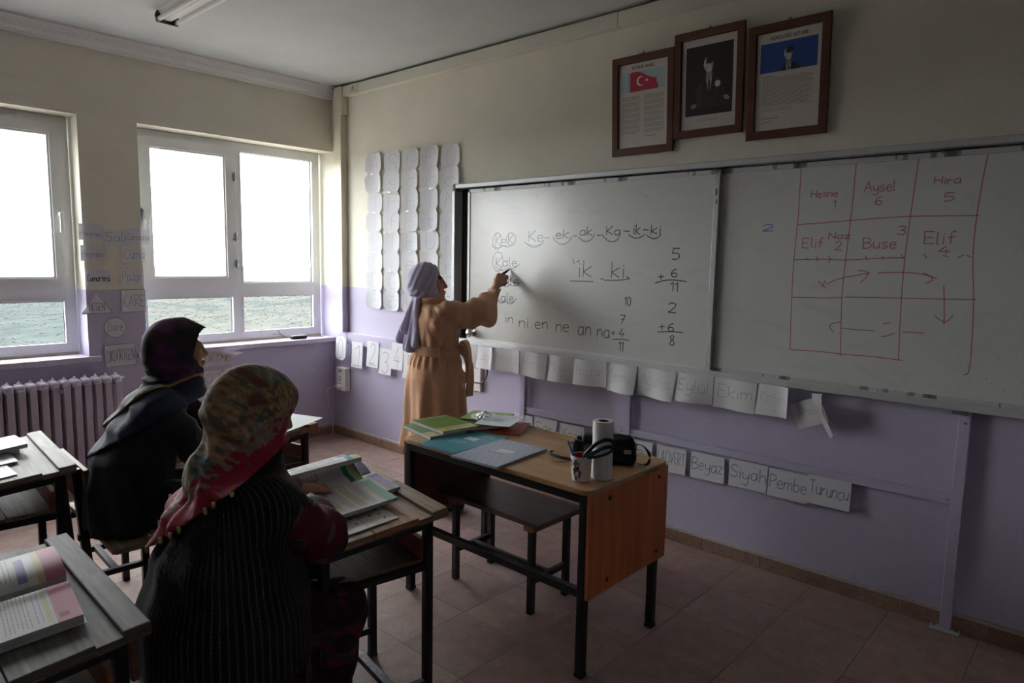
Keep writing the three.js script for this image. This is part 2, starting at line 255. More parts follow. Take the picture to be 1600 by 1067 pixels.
// ---------------------------------------------------------------- windows
function windowUnit(n, z0, z1, opens) {                      // opens: the side of the opening sash's free edge, -1 toward z0
  const g = structGroup('window_' + n), xo = -0.245, xi = -0.185, mid = (z0 + z1) / 2 - 0.005, y0 = 0.885, y1 = 2.515, tr = 1.32;
  const za = z0 + 0.062, zb = z1 - 0.062, f = [box(xo, xi, y0, y1, z0, za), box(xo, xi, y0, y1, zb, z1), box(xo, xi, y1 - 0.062, y1, za, zb), box(xo, xi, y0, y0 + 0.072, za, zb), box(xo, xi - 0.001, y0 + 0.072, y1 - 0.062, mid - 0.038, mid + 0.038), box(xo + 0.002, xi - 0.002, tr - 0.048, tr + 0.048, za, mid - 0.038), box(xo + 0.002, xi - 0.002, tr - 0.048, tr + 0.048, mid + 0.038, zb)];
  part('window_frame', join(f), M.upvc, g);
  part('sealant', join([box(xo, xi + 0.004, y1, y1 + 0.006, z0, z1), box(xo, xi + 0.006, y0 - 0.004, y0 + 0.018, z0, z1)]), M.upvcDirty, g);
  const pane = (a, b, c, d, x = -0.215) => {                 // glass with its dark seal and glazing bead
    part('pane', new THREE.PlaneGeometry(b - a, d - c).rotateY(Math.PI / 2).translate(x, (c + d) / 2, (a + b) / 2), M.glass, g);
    const e = 0.004; part('seal', join([box(x - 0.006, x + 0.006, c, c + e, a, b), box(x - 0.006, x + 0.006, d - e, d, a, b), box(x - 0.006, x + 0.006, c, d, a, a + e), box(x - 0.006, x + 0.006, c, d, b - e, b)]), M.gasket, g);
    const w = 0.014, xb = xi + 0.004; part('glazing_bead', join([box(x, xb, c - w, c, a - w, b + w), box(x, xb, d, d + w, a - w, b + w), box(x, xb, c, d, a - w, a), box(x, xb, c, d, b, b + w)]), M.upvc, g);
  };
  const L = [z0 + 0.062, mid - 0.038], R = [mid + 0.038, z1 - 0.062], up = [tr + 0.048, y1 - 0.062], dn = [y0 + 0.072, tr - 0.048];
  pane(L[0] + 0.012, L[1] - 0.008, dn[0] + 0.012, dn[1] - 0.012); pane(R[0] + 0.008, R[1] - 0.012, dn[0] + 0.012, dn[1] - 0.012);
  const fix = opens.cell ? L : R, mov = opens.cell ? R : L;
  pane(fix[0] + 0.01, fix[1] - 0.01, up[0] + 0.01, up[1] - 0.01);
  const a = mov[0] - 0.02, b = mov[1] + 0.02, c = up[0] - 0.022, d = up[1] + 0.02, s = 0.075, x0 = -0.225, x1 = -0.155;
  const sash = part('sash', join([box(x0, x1, c, d, a, a + s), box(x0, x1, c, d, b - s, b), box(x0, x1, c, c + s, a + s, b - s), box(x0, x1, d - s, d, a + s, b - s), box(x0 + 0.01, x1 - 0.012, c + s, c + s + 0.014, a + s, b - s), box(x0 + 0.01, x1 - 0.012, d - s - 0.014, d - s, a + s, b - s), box(x0 + 0.01, x1 - 0.012, c + s + 0.014, d - s - 0.014, a + s, a + s + 0.014), box(x0 + 0.01, x1 - 0.012, c + s + 0.014, d - s - 0.014, b - s - 0.014, b - s)]), M.upvc, g);
  part('seal', join([box(-0.2, -0.188, c + s, c + s + 0.005, a + s, b - s), box(-0.2, -0.188, d - s - 0.005, d - s, a + s, b - s), box(-0.2, -0.188, c + s, d - s, a + s, a + s + 0.005), box(-0.2, -0.188, c + s, d - s, b - s - 0.005, b - s)]), M.gasket, g);
  part('pane', new THREE.PlaneGeometry(b - a - 2 * s, d - c - 2 * s).rotateY(Math.PI / 2).translate(-0.195, (c + d) / 2, (a + b) / 2), M.glass, g);
  const zh = opens.handle < 0 ? a + s / 2 : b - s / 2, zk = opens.handle < 0 ? b : a, yh = 1.86;
  part('window_handle', join([rbox(x1, x1 + 0.012, yh - 0.035, yh + 0.035, zh - 0.014, zh + 0.014, 0.004), rbox(x1 + 0.01, x1 + 0.045, yh - 0.012, yh + 0.012, zh - 0.01, zh + 0.01, 0.004), rbox(x1 + 0.032, x1 + 0.05, yh - 0.125, yh + 0.012, zh - 0.011, zh + 0.011, 0.005)]), M.white, g);
  for (const y of [1.50, 1.72, 2.2]) part('hinge', join([cyl(0.008, 0.008, 0.07, 10).translate(x1 + 0.004, y, zk), rbox(x1 - 0.004, x1 + 0.004, y + 0.01, y + 0.06, zk - 0.02, zk + 0.02, 0.002)]), M.steel, g);
}
windowUnit(2, 0.022, 1.585, { cell: 1, handle: 1 });
windowUnit(1, 1.98, 3.54, { cell: 0, handle: -1 });
for (const [i, a, b] of [[2, 0.003, 1.66], [1, 1.90, 3.62]]) { const s = struct('trim_' + (i + 3), rbox(-0.30, 0.035, 0.846, 0.886, a, b, 0.005), M.sill); s.userData.label = 'painted window sill board'; }
// outside reveal floor and head are the wall's own thickness

// ---------------------------------------------------------------- the land outside: olive slopes far below, haze painted into their colours
{
  const land = (name, d0, d1, n, hgt, tone, spread) => {
    const NX = n, NZ = n * 2, pos = [], col = [], idx = [];
    for (let i = 0; i <= NX; i++) for (let k = 0; k <= NZ; k++) {
      const d = d0 + (d1 - d0) * Math.pow(i / NX, 1.4), z = (k / NZ - 0.5) * spread * (0.6 + d / d1), [y, c] = [hgt(d, z), tone(d, z)];
      pos.push(-d, y, z); col.push(...c);
      if (i < NX && k < NZ) { const a = i * (NZ + 1) + k, b = a + NZ + 1; idx.push(a, a + 1, b, b, a + 1, b + 1); }
    }
    const g = new THREE.BufferGeometry(); g.setAttribute('position', new THREE.Float32BufferAttribute(pos, 3)); g.setAttribute('color', new THREE.Float32BufferAttribute(col, 3)); g.setIndex(idx); g.computeVertexNormals();
    return struct(name, g, phy({ vertexColors: true, roughness: 1, specularIntensity: 0, side: THREE.DoubleSide }));
  };
  const patch = (d, z, s) => fbm(d / 60, z / 60, s, 0, 4), fine = (d, z, s) => fbm(d / 16, z / 16, s, 0, 3);
  const hgt = (d, z) => -92 + 34 * Math.max(0, (d - 520) / 900) + 26 * (fbm(d / 420, z / 420, 81, 0, 4) - 0.45) * Math.min(1, d / 500) + 12 * Math.exp(-(((z - 480) / 330) ** 2)) * Math.min(1, d / 800);
  land('hillside', 40, 1500, 150, hgt, (d, z) => { const p = patch(d, z, 82), f = fine(d, z, 83), r = z > -0.31 * d + 60 * (p - 0.5) || p > 0.6 ? 1 : 0, row = 0.5 + 0.5 * Math.sin((d * 0.8 + z * 0.55) / 4.2), k = 0.74 + 0.5 * f + 0.16 * (p - 0.5) - 0.1 * row; return r ? [0.038 * k, 0.045 * k, 0.044 * k] : [0.054 * k, 0.056 * k, 0.051 * k]; }, 3200);  // paler on the far side of the split: haze painted into the colour
  land('hills', 1500, 5200, 40, (d, z) => -100 + 20 * (d - 1500) / 3700 * 0.6 + 60 * (fbm(d / 1500, z / 1300, 91, 0, 4) - 0.5), (d, z) => { const k = 0.068 + 0.004 * patch(d / 4, z / 4, 93); return [k, k * 1.03, k * 1.04]; }, 12000);  // distance haze painted in as a pale tone
  struct('unseen_yard', box(-36, -0.3, -4.3, -4.0, -60, 70), phy({ map: speck(134, 130, 122, 40, 40, 6, 96), roughness: 1, specularIntensity: 0.2 }));   // unseen pale yard, put in to bounce daylight onto ceiling and upper walls
  const tg = new THREE.IcosahedronGeometry(1, 1), tm = phy({ color: 0xffffff, roughness: 1, specularIntensity: 0 });
  const inst = new THREE.InstancedMesh(tg, tm, 7000); inst.name = 'olive_trees'; const m = new THREE.Matrix4(), q = new THREE.Quaternion();
  for (let i = 0; i < 7000; i++) { const d = 420 + 900 * Math.sqrt(rnd()), z = (rnd() < 0.6 ? rr(-0.31, 0.35) : rr(-0.8, -0.31)) * d, s = rr(0.5, 1.25); m.compose(V(-d, hgt(d, z) + s * 0.3, z), q, V(s * 1.25, s * 0.8, s * 1.25)); inst.setMatrixAt(i, m); const k = rr(0.8, 1.15); inst.setColorAt(i, new THREE.Color(0.05 * k, 0.056 * k, 0.052 * k)); }
  info(inst, 'olive trees dotted over the hazy slope outside the windows', 'trees', null, 'stuff'); scene.add(inst);
}

// ---------------------------------------------------------------- paper
// a sheet from an outline (metres, y up, seen from +z), bulged by fn(x, y); uv over the outline's own box, into an atlas cell
function sheetGeo(outline, fn, cell = [0, 0, 1, 1], rings = 5, dens = 0.018) {
  const P = []; for (let i = 0; i < outline.length; i++) { const a = outline[i], b = outline[(i + 1) % outline.length], n = Math.max(1, Math.round(Math.hypot(b[0] - a[0], b[1] - a[1]) / dens)); for (let k = 0; k < n; k++) P.push([a[0] + (b[0] - a[0]) * k / n, a[1] + (b[1] - a[1]) * k / n]); }
  let x0 = 1e9, x1 = -1e9, y0 = 1e9, y1 = -1e9, cx = 0, cy = 0; for (const [x, y] of P) { x0 = Math.min(x0, x); x1 = Math.max(x1, x); y0 = Math.min(y0, y); y1 = Math.max(y1, y); cx += x / P.length; cy += y / P.length; }
  const pos = [], uv = [], idx = [], N = P.length, put = (x, y) => { pos.push(x, y, fn(x, y)); uv.push(cell[0] + (cell[2] - cell[0]) * (x - x0) / (x1 - x0), cell[1] + (cell[3] - cell[1]) * (y - y0) / (y1 - y0)); };
  put(cx, cy); for (let r = 1; r <= rings; r++) for (const [x, y] of P) put(cx + (x - cx) * r / rings, cy + (y - cy) * r / rings);
  for (let i = 0; i < N; i++) { const j = (i + 1) % N; idx.push(0, 1 + i, 1 + j); for (let r = 0; r < rings - 1; r++) { const a = 1 + r * N + i, b = 1 + r * N + j, c = a + N, d = b + N; idx.push(a, c, b, b, c, d); } }
  const g = new THREE.BufferGeometry(); g.setAttribute('position', new THREE.Float32BufferAttribute(pos, 3)); g.setAttribute('uv', new THREE.Float32BufferAttribute(uv, 2)); g.setIndex(idx); g.computeVertexNormals(); return g;
}
const rectO = (w, h) => [[-w / 2, -h / 2], [w / 2, -h / 2], [w / 2, h / 2], [-w / 2, h / 2]];
const octO = (w, h, c, j = 0.004) => [[-w / 2 + c, -h / 2], [w / 2 - c, -h / 2], [w / 2, -h / 2 + c], [w / 2, h / 2 - c], [w / 2 - c, h / 2], [-w / 2 + c, h / 2], [-w / 2, h / 2 - c], [-w / 2, -h / 2 + c]].map(([x, y]) => [x + rr(-j, j), y + rr(-j, j)]);
class Atlas {
  constructor(cols, rows, cw, ch, rough = 0.85) {
    Object.assign(this, { cols, rows, cw, ch, n: 0 }); this.c = document.createElement('canvas'); this.c.width = cols * cw; this.c.height = rows * ch; this.x = this.c.getContext('2d');
    const t = new THREE.CanvasTexture(this.c); t.colorSpace = THREE.SRGBColorSpace; this.mat = phy({ map: t, roughness: rough, side: THREE.DoubleSide, transmission: 0.12, thickness: 0, specularIntensity: 0.5 }); this.mat.roughness = 0.95;
  }
  cell(draw, bg = '#e4e6ea') {
    const i = this.n++, cx = (i % this.cols) * this.cw, cy = Math.floor(i / this.cols) * this.ch, x = this.x; x.save(); x.beginPath(); x.rect(cx, cy, this.cw, this.ch); x.clip(); x.translate(cx, cy); x.fillStyle = bg; x.fillRect(0, 0, this.cw, this.ch);
    draw(x, this.cw, this.ch); x.restore(); const W = this.c.width, Hh = this.c.height; return [(cx + 1) / W, 1 - (cy + this.ch - 1) / Hh, (cx + this.cw - 1) / W, 1 - (cy + 1) / Hh];
  }
}
const curlB = (h, amt, s = 0) => (x, y) => amt * Math.pow(Math.max(0, (h / 2 - y) / h), 2) + s * x * x * 8 + 0.002;
// alphabet sheets: five columns of octagonal sheets, a capital over its small letter
{
  const at = new Atlas(8, 5, 150, 128), cols = [[0.63, 'AaİiLlDd'], [0.858, 'SsFfIıGğ'], [1.09, 'GgHhEeYy'], [1.322, 'PrTtUuBb'], [1.55, 'OoMmNnRr']];
  const tape = phy({ color: 0xf2f4f6, roughness: 0.25, transmission: 0.5, thickness: 0 });
  const order = ['leftmost', 'second', 'middle', 'fourth', 'rightmost'];
  cols.forEach(([x, text], c) => [...text].forEach((ch, r) => {
    const small = r % 2 === 1, cell = at.cell((k, w, h) => { k.strokeStyle = 'rgba(190,196,210,.5)'; write(k, ch, w * 0.27, h * 0.9, w * 0.46, h * 0.78 * (small ? 0.95 : 1), 1.5, c % 2 ? 'rgba(104,110,160,.62)' : 'rgba(110,116,136,.55)', 0.05); });
    const w = 0.209 + rr(-0.006, 0.004), h = 0.162, bow = rr(0.004, 0.02), g = sheetGeo(octO(w, h, 0.034, 0.005), (a, b) => 0.004 + bow * Math.pow(Math.abs(a) / (w / 2), 2) + 0.006 * Math.pow(b / h, 2) + 0.003 * (r % 2), cell, 4);
    const o = one('letter_sheet', g, at.mat, `white octagonal sheet with a thin ${small ? 'small' : 'capital'} ${({ 'ı': 'dotless letter i', 'İ': 'dotted letter I', 'ğ': 'soft letter g' })[ch] || 'letter ' + ch}, ${order[c]} column of the alphabet`, 'paper sheet', 'alphabet sheets beside the whiteboard', [x + rr(-0.006, 0.006), 2.37 - r * 0.159 + (c === 4 ? -0.012 : 0) + rr(-0.003, 0.003), 0.001]); o.rotation.z = rr(-0.04, 0.04); if (r && (r + c) % 2) part('tape', rbox(-0.018, 0.018, -0.006, 0.006, 0, 0.0012, 0.0005).translate(rr(-0.03, 0.03), 0.078, 0.016), tape, o, 'clear tape');
  }));
}
// number sheets under the alphabet
{
  const at = new Atlas(6, 1, 150, 190), d = [['0', 0.201, 0.812, 0.152, 0.21, 0.062], ['1', 0.407, 0.766, 0.16, 0.222, 0.034], ['2', 0.631, 0.795, 0.162, 0.218, 0.034], ['3', 0.800, 0.752, 0.166, 0.214, 0.030], ['4', 0.962, 0.812, 0.152, 0.216, 0.034], ['5', 1.12, 0.755, 0.16, 0.214, 0.034]];
  for (const [ch, x, y, w, h, z] of d) {
    const cell = at.cell((k, W, Hh) => { write(k, ch, W * 0.28, Hh * 0.9, W * 0.44, Hh * 0.78, 3, 'rgba(70,76,92,.8)', 0.02); if (ch === '1' || ch === '2') stroke(k, [W * 0.2, Hh * 0.9, W * 0.85, Hh * 0.91], 3, 'rgba(70,76,92,.8)'); });
    const o = one('number_sheet', sheetGeo(ch === '0' ? octO(w, h, 0.03) : rectO(w, h), (a, b) => curlB(h, 0.012)(a, b), cell, 4), at.mat, `white sheet with the handwritten number ${['zero', 'one', 'two', 'three', 'four', 'five'][+ch]} under the alphabet sheets`, 'paper sheet', 'number sheets on the lilac wall', [x, y, z]); o.rotation.z = rr(-0.03, 0.02) - (ch === '2' ? 0.03 : 0);
  }
}
// month sheets hanging from the whiteboard tray
{
  const at = new Atlas(4, 3, 256, 160), d = [['Ocak', 1.90, 0.14], ['Şubat', 2.03, 0.16], ['Mart', 2.222, 0.233], ['Nisan', 2.458, 0.246], ['Mayıs', 2.688, 0.226], ['Haziran', 2.917, 0.245], ['Temmuz', 3.143, 0.218], ['Ağustos', 3.38, 0.253], ['Eylül', 3.61, 0.223], ['Ekim', 3.845, 0.243], ['Kasım', 4.048, 0.165]];
  d.forEach(([s, x, w], i) => {
    const h = 0.15 + rr(0, 0.016), dark = i === 8 || i === 9, cell = at.cell((k, W, Hh) => write(k, s, W * 0.1, Hh * 0.62, W * 0.8, Hh * 0.4, 3, dark ? 'rgba(110,108,150,.6)' : 'rgba(140,136,156,.45)', 0.02), '#dfe0e2');
    const cr = rr(0.01, 0.045), ph = rr(0, 6), f = (a, b) => 0.003 + cr * Math.pow(Math.max(0, 0.5 - b / h), 1.7) * (0.5 + 0.5 * Math.sin(a * 16 + ph)) + 0.006 * Math.sin(a * 22 + ph) + (i === 10 ? 0.04 * Math.pow(a / w + 0.5, 3) : 0) + (i === 1 ? 0.03 * Math.pow(a / w + 0.5, 4) : 0);
    const o = one('month_sheet', sheetGeo(rectO(w, h), f, cell, 5), at.mat, `white sheet reading ${s} taped under the whiteboard tray`, 'paper sheet', 'month sheets under the whiteboard', [x, 1.006 - h / 2, 0.09 + (i % 2) * 0.005]); o.rotation.z = rr(-0.022, 0.022); o.scale.x = 0.965;
  });
  const cell = at.cell((k, W, Hh) => write(k, 'Aralık', W * 0.12, Hh * 0.6, W * 0.8, Hh * 0.36, 3, 'rgba(120,116,140,.5)', 0.05), '#d8d6d8');
  const o = thing('crumpled_sheet', 'crumpled white sheet reading Aralık hanging twisted from the tray', 'paper sheet', [4.235, 0.915, 0.085], 0, 'month sheets under the whiteboard');
  const a = part('main_leaf', sheetGeo(rectO(0.15, 0.13), (x, y) => 0.01 + 0.05 * Math.abs(x + y) + 0.008 * Math.sin(40 * x), cell, 6), at.mat, o); a.rotation.z = 0.42; a.position.set(-0.012, -0.02, 0);
  const b = part('folded_strip', sheetGeo([[-0.02, 0.08], [0.03, 0.085], [0.012, 0.03], [0.1, -0.1], [0.085, -0.12], [-0.005, 0.02]], (x, y) => 0.024 + 0.2 * Math.max(0, x) + 0.006 * Math.sin(50 * y), [cell[0], cell[1], cell[0] + 0.03, cell[1] + 0.03], 5), at.mat, o); b.position.set(0.02, 0.0, 0.01);
}
// colour-name sheets on the lower rail
{
  const at = new Atlas(3, 3, 256, 180), d = [['Yazı', 2.33, 0.17, 0.49], ['Sarı', 2.53, 0.19, 0.495], ['Yeşil', 2.75, 0.19, 0.49], ['Kırmızı', 3.24, 0.198, 0.487], ['LACİVERT', 3.463, 0.186, 0.488], ['Beyaz', 3.685, 0.198, 0.492], ['Siyah', 3.916, 0.206, 0.498], ['Pembe', 4.126, 0.2, 0.494], ['Turuncu', 4.322, 0.2, 0.507]];
  for (const [s, x, w, y] of d) {
    const h = 0.143, cell = at.cell((k, W, Hh) => write(k, s, W * 0.05, Hh * 0.66, W * 0.9, Hh * 0.46, 4, 'rgba(62,74,120,.85)', 0.02), '#dcdce0');
    const o = one('colour_name_sheet', sheetGeo(rectO(w, h), curlB(h, 0.008), cell, 4), at.mat, `white sheet with the word ${s} in blue pen on the lower board rail`, 'paper sheet', 'colour name sheets on the lower rail', [x, y, 0.037]); o.rotation.z = rr(-0.02, 0.02);
  }
}
// weekday and shape sheets on the window pier and under the sill (they face +x)
{
  const at = new Atlas(4, 4, 256, 190), d = [['Pazartesi', 1.922, 1.742, 0.148, 0.108, 3, 0.3], ['Salı', 1.767, 1.707, 0.146, 0.105, 4, 0.6], ['Çarşamba', 1.624, 1.725, 0.155, 0.112, 3, 0.4], ['Perşembe', 1.92, 1.598, 0.144, 0.106, 3, 0.4], ['Cuma', 1.655, 1.591, 0.15, 0.108, 3.4, 0.6], ['Cumartesi', 1.893, 1.432, 0.158, 0.106, 6, 0.4], ['Pazar', 1.672, 1.433, 0.148, 0.112, 3.4, 0.6], ['KARE', 1.672, 1.263, 0.16, 0.164, 3.6, 0.5], ['DİKDÖRTGEN', 1.775, 0.876, 0.2, 0.16, 3.4, 0.5], ['BÖRTME', 1.1, 0.79, 0.26, 0.118, 3, 0.5], ['BOZ', 1.15, 0.628, 0.2, 0.128, 3, 0.55], ['S', 0.965, 0.642, 0.12, 0.11, 3, 0.6]];
  for (const [s, z, y, w, h, lw, hh] of d) {
    const dik = s === 'DİKDÖRTGEN', cell = at.cell((k, W, Hh) => { write(k, s, W * (s === 'S' ? 0.35 : 0.07), Hh * 0.74, s === 'S' ? W * 0.3 : W * 0.88, Hh * hh, lw, lw > 5 ? '#26282c' : 'rgba(66,70,88,.85)', 0.02); if (s === 'KARE' || dik) { k.strokeStyle = 'rgba(66,70,88,.8)'; k.lineWidth = 3; k.strokeRect(3, 3, W - 6, Hh - 6); } }, '#d6d8de');
    const f = (a, b) => 0.003 + (s === 'BÖRTME' ? 0.05 * Math.pow(Math.max(0, a / w + 0.5 + b / h * 0.6), 6) : 0.01 * Math.pow(Math.abs(a) / w, 2) * 2);
    const o = one('word_sheet', sheetGeo(rectO(w, h), f, cell, 5), at.mat, `white sheet reading ${s} on the wall by the windows`, 'paper sheet', 'word sheets on the window wall', [0.002, y, z], Math.PI / 2); o.rotation.order = 'YXZ'; o.rotation.z = dik ? 0.04 : rr(-0.015, 0.015);
  }
  const tri = at.cell((k, W, Hh) => { write(k, 'ÜÇGEN', W * 0.26, Hh * 0.86, W * 0.48, Hh * 0.34, 3.4, 'rgba(66,70,88,.85)', 0.02); stroke(k, [4, Hh - 4, W / 2, 5], 4, 'rgba(66,70,88,.9)'); stroke(k, [W / 2, 5, W - 4, Hh - 4], 4, 'rgba(66,70,88,.9)'); stroke(k, [4, Hh - 4, W - 4, Hh - 4], 4, 'rgba(66,70,88,.9)'); }, '#d6d8de');
  one('triangle_sheet', sheetGeo([[-0.098, -0.078], [0.098, -0.078], [0.008, 0.078]], () => 0.004, tri, 5), at.mat, 'white paper triangle reading ÜÇGEN on the pier', 'paper sheet', 'word sheets on the window wall', [0.002, 1.258, 1.908], Math.PI / 2);
  const cir = at.cell((k, W, Hh) => { write(k, 'Daire', W * 0.17, Hh * 0.66, W * 0.66, Hh * 0.42, 3.4, 'rgba(66,70,88,.85)', 0.02); k.lineWidth = 4; k.strokeStyle = 'rgba(66,70,88,.85)'; k.beginPath(); k.ellipse(W / 2, Hh / 2, W / 2 - 4, Hh / 2 - 4, 0, 0, 7); k.stroke(); }, '#d6d8de');
  const co = []; for (let i = 0; i < 28; i++) co.push([0.072 * Math.cos(i / 28 * 6.2832), 0.074 * Math.sin(i / 28 * 6.2832)]);
  one('circle_sheet', sheetGeo(co, () => 0.004, cir, 5), at.mat, 'round white paper reading Daire on the pier', 'paper sheet', 'word sheets on the window wall', [0.002, 1.077, 1.798], Math.PI / 2);
  const scrap = one('paper_scrap', sheetGeo([[-0.02, -0.09], [0.03, -0.12], [0.022, 0.0], [0.0, 0.1], [-0.03, 0.12]], (x) => 0.004 + 0.2 * x * x, [0.01, 0.01, 0.02, 0.02], 4), at.mat, 'torn scrap of paper taped on the window sash edge', 'paper scrap', null, [-0.15, 1.82, 1.515], Math.PI / 2);
}
// ---------------------------------------------------------------- the whiteboard
{
  const boardTex = (W, Hm, draw, s) => ctex(Math.round(W * 820), Math.round(Hm * 820), (x, w, h) => {
    const k = w / (W * 100); x.fillStyle = '#cdd0cb'; x.fillRect(0, 0, w, h);
    seed = 100 + s; for (let i = 0; i < 260; i++) { x.strokeStyle = `rgba(${rnd() > 0.5 ? '120,122,120' : '225,227,224'},${rr(0.02, 0.05)})`; x.lineWidth = rr(4, 26); x.lineCap = 'round'; const a = rr(0, w), b = rr(0, h); x.beginPath(); x.moveTo(a, b); x.quadraticCurveTo(a + rr(-90, 90), b + rr(-40, 40), a + rr(-160, 160), b + rr(-60, 60)); x.stroke(); }
    draw(x, k, w, h);
  });
  const specks = (x, k, n, x0, x1, y0, y1, col) => { for (let i = 0; i < n; i++) { const a = rr(x0, x1) * k, b = rr(y0, y1) * k; stroke(x, [a, b, a + rr(-0.8, 0.8) * k, b + rr(-1.2, 1.2) * k], rr(0.8, 2.2), col(rr(0.15, 0.5))); } };
  const tools = (x, k, col, lw) => ({
    T: (s, a, b, w, h) => write(x, s, a * k, b * k, w * k, h * k, lw * k, col, 0.02, 0.03),
    S: (...p) => stroke(x, p.map((v) => v * k), lw * k, col),
    O: (a, b, rx, ry) => { x.strokeStyle = col; x.lineWidth = lw * 0.9 * k; x.beginPath(); x.ellipse(a * k, b * k, rx * k, ry * k, 0.05, 0, 6.2); x.stroke(); },
  });
  const left = boardTex(1.88, 1.055, (x, k) => {
    specks(x, k, 70, 50, 175, 55, 92, (a) => `rgba(40,44,52,${a})`); specks(x, k, 26, 10, 180, 2, 30, (a) => `rgba(40,44,52,${a * 0.5})`);
    const { T, S, O } = tools(x, k, 'rgba(26,28,34,.93)', 0.52);
    T('K',27.1,39.5,4.8,8.1); T('e',31.9,38.9,4.8,7.4); T('K',38.7,38.0,4.7,6.0); O(28.4,35.8,4.1,5.6); O(41.2,34.5,4.3,4.1); S(23.6,39.2,28.3,40.9,32.8,39.8,34.1,38.6,37.8,40.1,42.7,38.6); T('Ke',57.0,36.4,11.9,7.0); 
    S(53.6,36.4,57.6,39.5,61.7,40.3,66.8,39.2,70.0,35.6); S(54.5,37.4,60.8,40.0,69.0,37.4); S(70.7,34.0,74.2,34.0); T('ek',79.5,34.6,10.4,5.7); S(77.2,33.8,80.5,37.5,85.7,38.3,89.9,36.6,92.4,33.4); S(93.2,33.0,96.0,33.0); 
    T('ak',98.5,32.9,8.8,5.2); S(97.4,33.6,100.3,36.1,104.0,36.6,107.7,35.1,109.2,32.3); S(111.4,32.7,113.9,32.8); T('Ka',118.1,32.6,9.5,4.8); S(115.0,32.5,118.3,35.9,122.9,37.0,126.3,35.5,127.6,32.7); S(130.1,30.5,134.1,30.8); 
    T('ik',136.8,32.6,4.4,5.9); S(133.6,32.7,136.7,34.7,140.1,34.8,142.9,33.8,144.0,32.7); S(143.5,30.0,146.7,30.2); T('ki',148.5,32.5,6.1,5.1); S(145.7,33.2,148.4,34.9,151.4,35.3,153.8,34.0,154.6,32.9); T('K',27.8,53.9,5.3,7.1); 
    T('ale',34.1,53.2,12.4,6.5); O(29.3,49.7,4.9,6.5); S(28.0,53.9,32.7,56.0,37.1,54.7,39.5,54.1,44.0,54.4,49.2,51.2); T('Kale',27.6,65.4,20.8,6.8); S(35.8,66.0,37.8,67.1,40.9,64.9,44.5,66.0,48.2,65.2,50.1,63.4); 
    T('Kale',27.0,76.5,17.4,6.0); S(28.3,75.2,31.2,77.7,34.8,77.8,36.8,76.5,40.9,78.2,44.8,77.0,46.7,74.0); T('in',37.2,90.7,6.8,6.2); T('ni',49.9,93.0,8.1,7.3); T('en',64.2,92.7,10.1,7.4); T('ne',81.8,93.2,10.1,7.7); 
    T('an',99.4,94.0,9.3,8.7); T('na',113.9,93.8,8.5,7.9); T('ik',98.1,58.3,10.0,10.2); S(92.0,60.9,100.9,60.6,109.5,60.7); T('ki',122.7,57.3,8.8,8.7); S(117.7,59.5,126.9,59.5,135.1,58.2); S(115.0,58.8,117.2,58.9); 
    S(93.7,47.5,94.8,49.9); S(96.8,48.8,98.7,48.2); S(133.3,57.0,135.4,57.7); T('10',132.5,73.7,4.2,4.8); T('7',130.0,84.4,3.3,4.9); T('4',129.6,92.6,3.4,4.6); S(124.4,90.8,126.3,90.5); S(125.3,89.6,125.4,91.7); 
    S(125.4,94.6,130.7,93.8,136.4,94.0); T('11',129.5,100.9,3.3,5.6); T('5',162.1,46.9,4.8,6.2); T('6',162.3,56.2,3.5,4.5); S(154.3,56.5,157.7,56.2); S(156.0,55.1,156.0,57.8); S(152.4,60.1,156.4,58.5,163.2,57.7,171.8,58.5); 
    T('11',162.2,64.1,4.5,4.8); T('2',161.4,76.2,4.8,5.6); T('6',161.9,86.4,3.5,4.4); S(156.4,84.6,159.6,84.1); S(157.9,83.0,158.1,85.9); S(155.4,87.6,163.3,86.5,171.0,86.6); T('8',163.3,94.5,2.7,5.6); 
  }, 1);
  const right = boardTex(1.9, 1.055, (x, k) => {
    specks(x, k, 30, 130, 160, 85, 103, (a) => `rgba(40,44,52,${a})`); specks(x, k, 14, 5, 50, 40, 95, (a) => `rgba(60,64,72,${a * 0.5})`);
    { const { T, S } = tools(x, k, 'rgba(170,44,64,.7)', 0.4);
    S(58.6,0.9,58.9,15.6,58.8,28.9,58.0,46.3,58.3,64.6,59.1,90.0); S(83.5,0.9,83.4,13.1,82.9,27.5,82.0,46.0,81.4,63.4,82.9,90.9); S(108.8,0.9,108.2,13.2,107.4,26.3,106.6,44.4,106.6,62.8,107.5,89.9); 
    S(133.9,0.9,132.7,13.6,131.9,26.5,131.8,44.1,133.9,61.4,134.7,82.4,134.8,93.0,133.1,93.8); S(58.8,28.9,70.4,28.3,82.9,27.5,95.5,26.7,107.6,26.3); S(107.6,26.3,133.0,26.7); S(58.0,46.0,70.3,45.3,81.8,46.0,94.5,44.8,106.6,44.4); 
    S(58.2,64.3,70.4,64.1,81.4,63.4); S(83.0,63.0,95.8,62.6,106.9,62.4); S(106.6,62.4,134.5,61.6); S(59.1,90.4,72.1,89.7,83.5,90.2,95.5,89.7,109.2,90.2); S(74.3,57.2,77.9,55.1,82.2,53.9,92.7,51.5); 
    S(87.9,50.6,92.6,50.6,91.7,53.4,89.3,56.0); S(70.4,56.0,73.8,58.9); S(73.6,55.5,72.3,58.6); S(96.4,51.4,104.0,50.9,110.6,51.0,114.9,51.6,119.5,53.2); S(114.3,50.9,119.5,53.2,115.7,55.5); S(122.5,56.3,123.4,64.3,123.9,72.9); 
    S(120.3,69.5,123.9,73.0,126.9,68.8); S(116.4,77.2,108.2,77.4); S(100.4,74.3,103.0,73.6); S(100.0,80.1,101.7,80.1,105.0,78.2); S(96.4,77.9,88.7,78.0,82.3,77.8); S(81.8,74.9,78.5,75.5,76.6,77.3,77.9,78.5,78.8,80.0); 
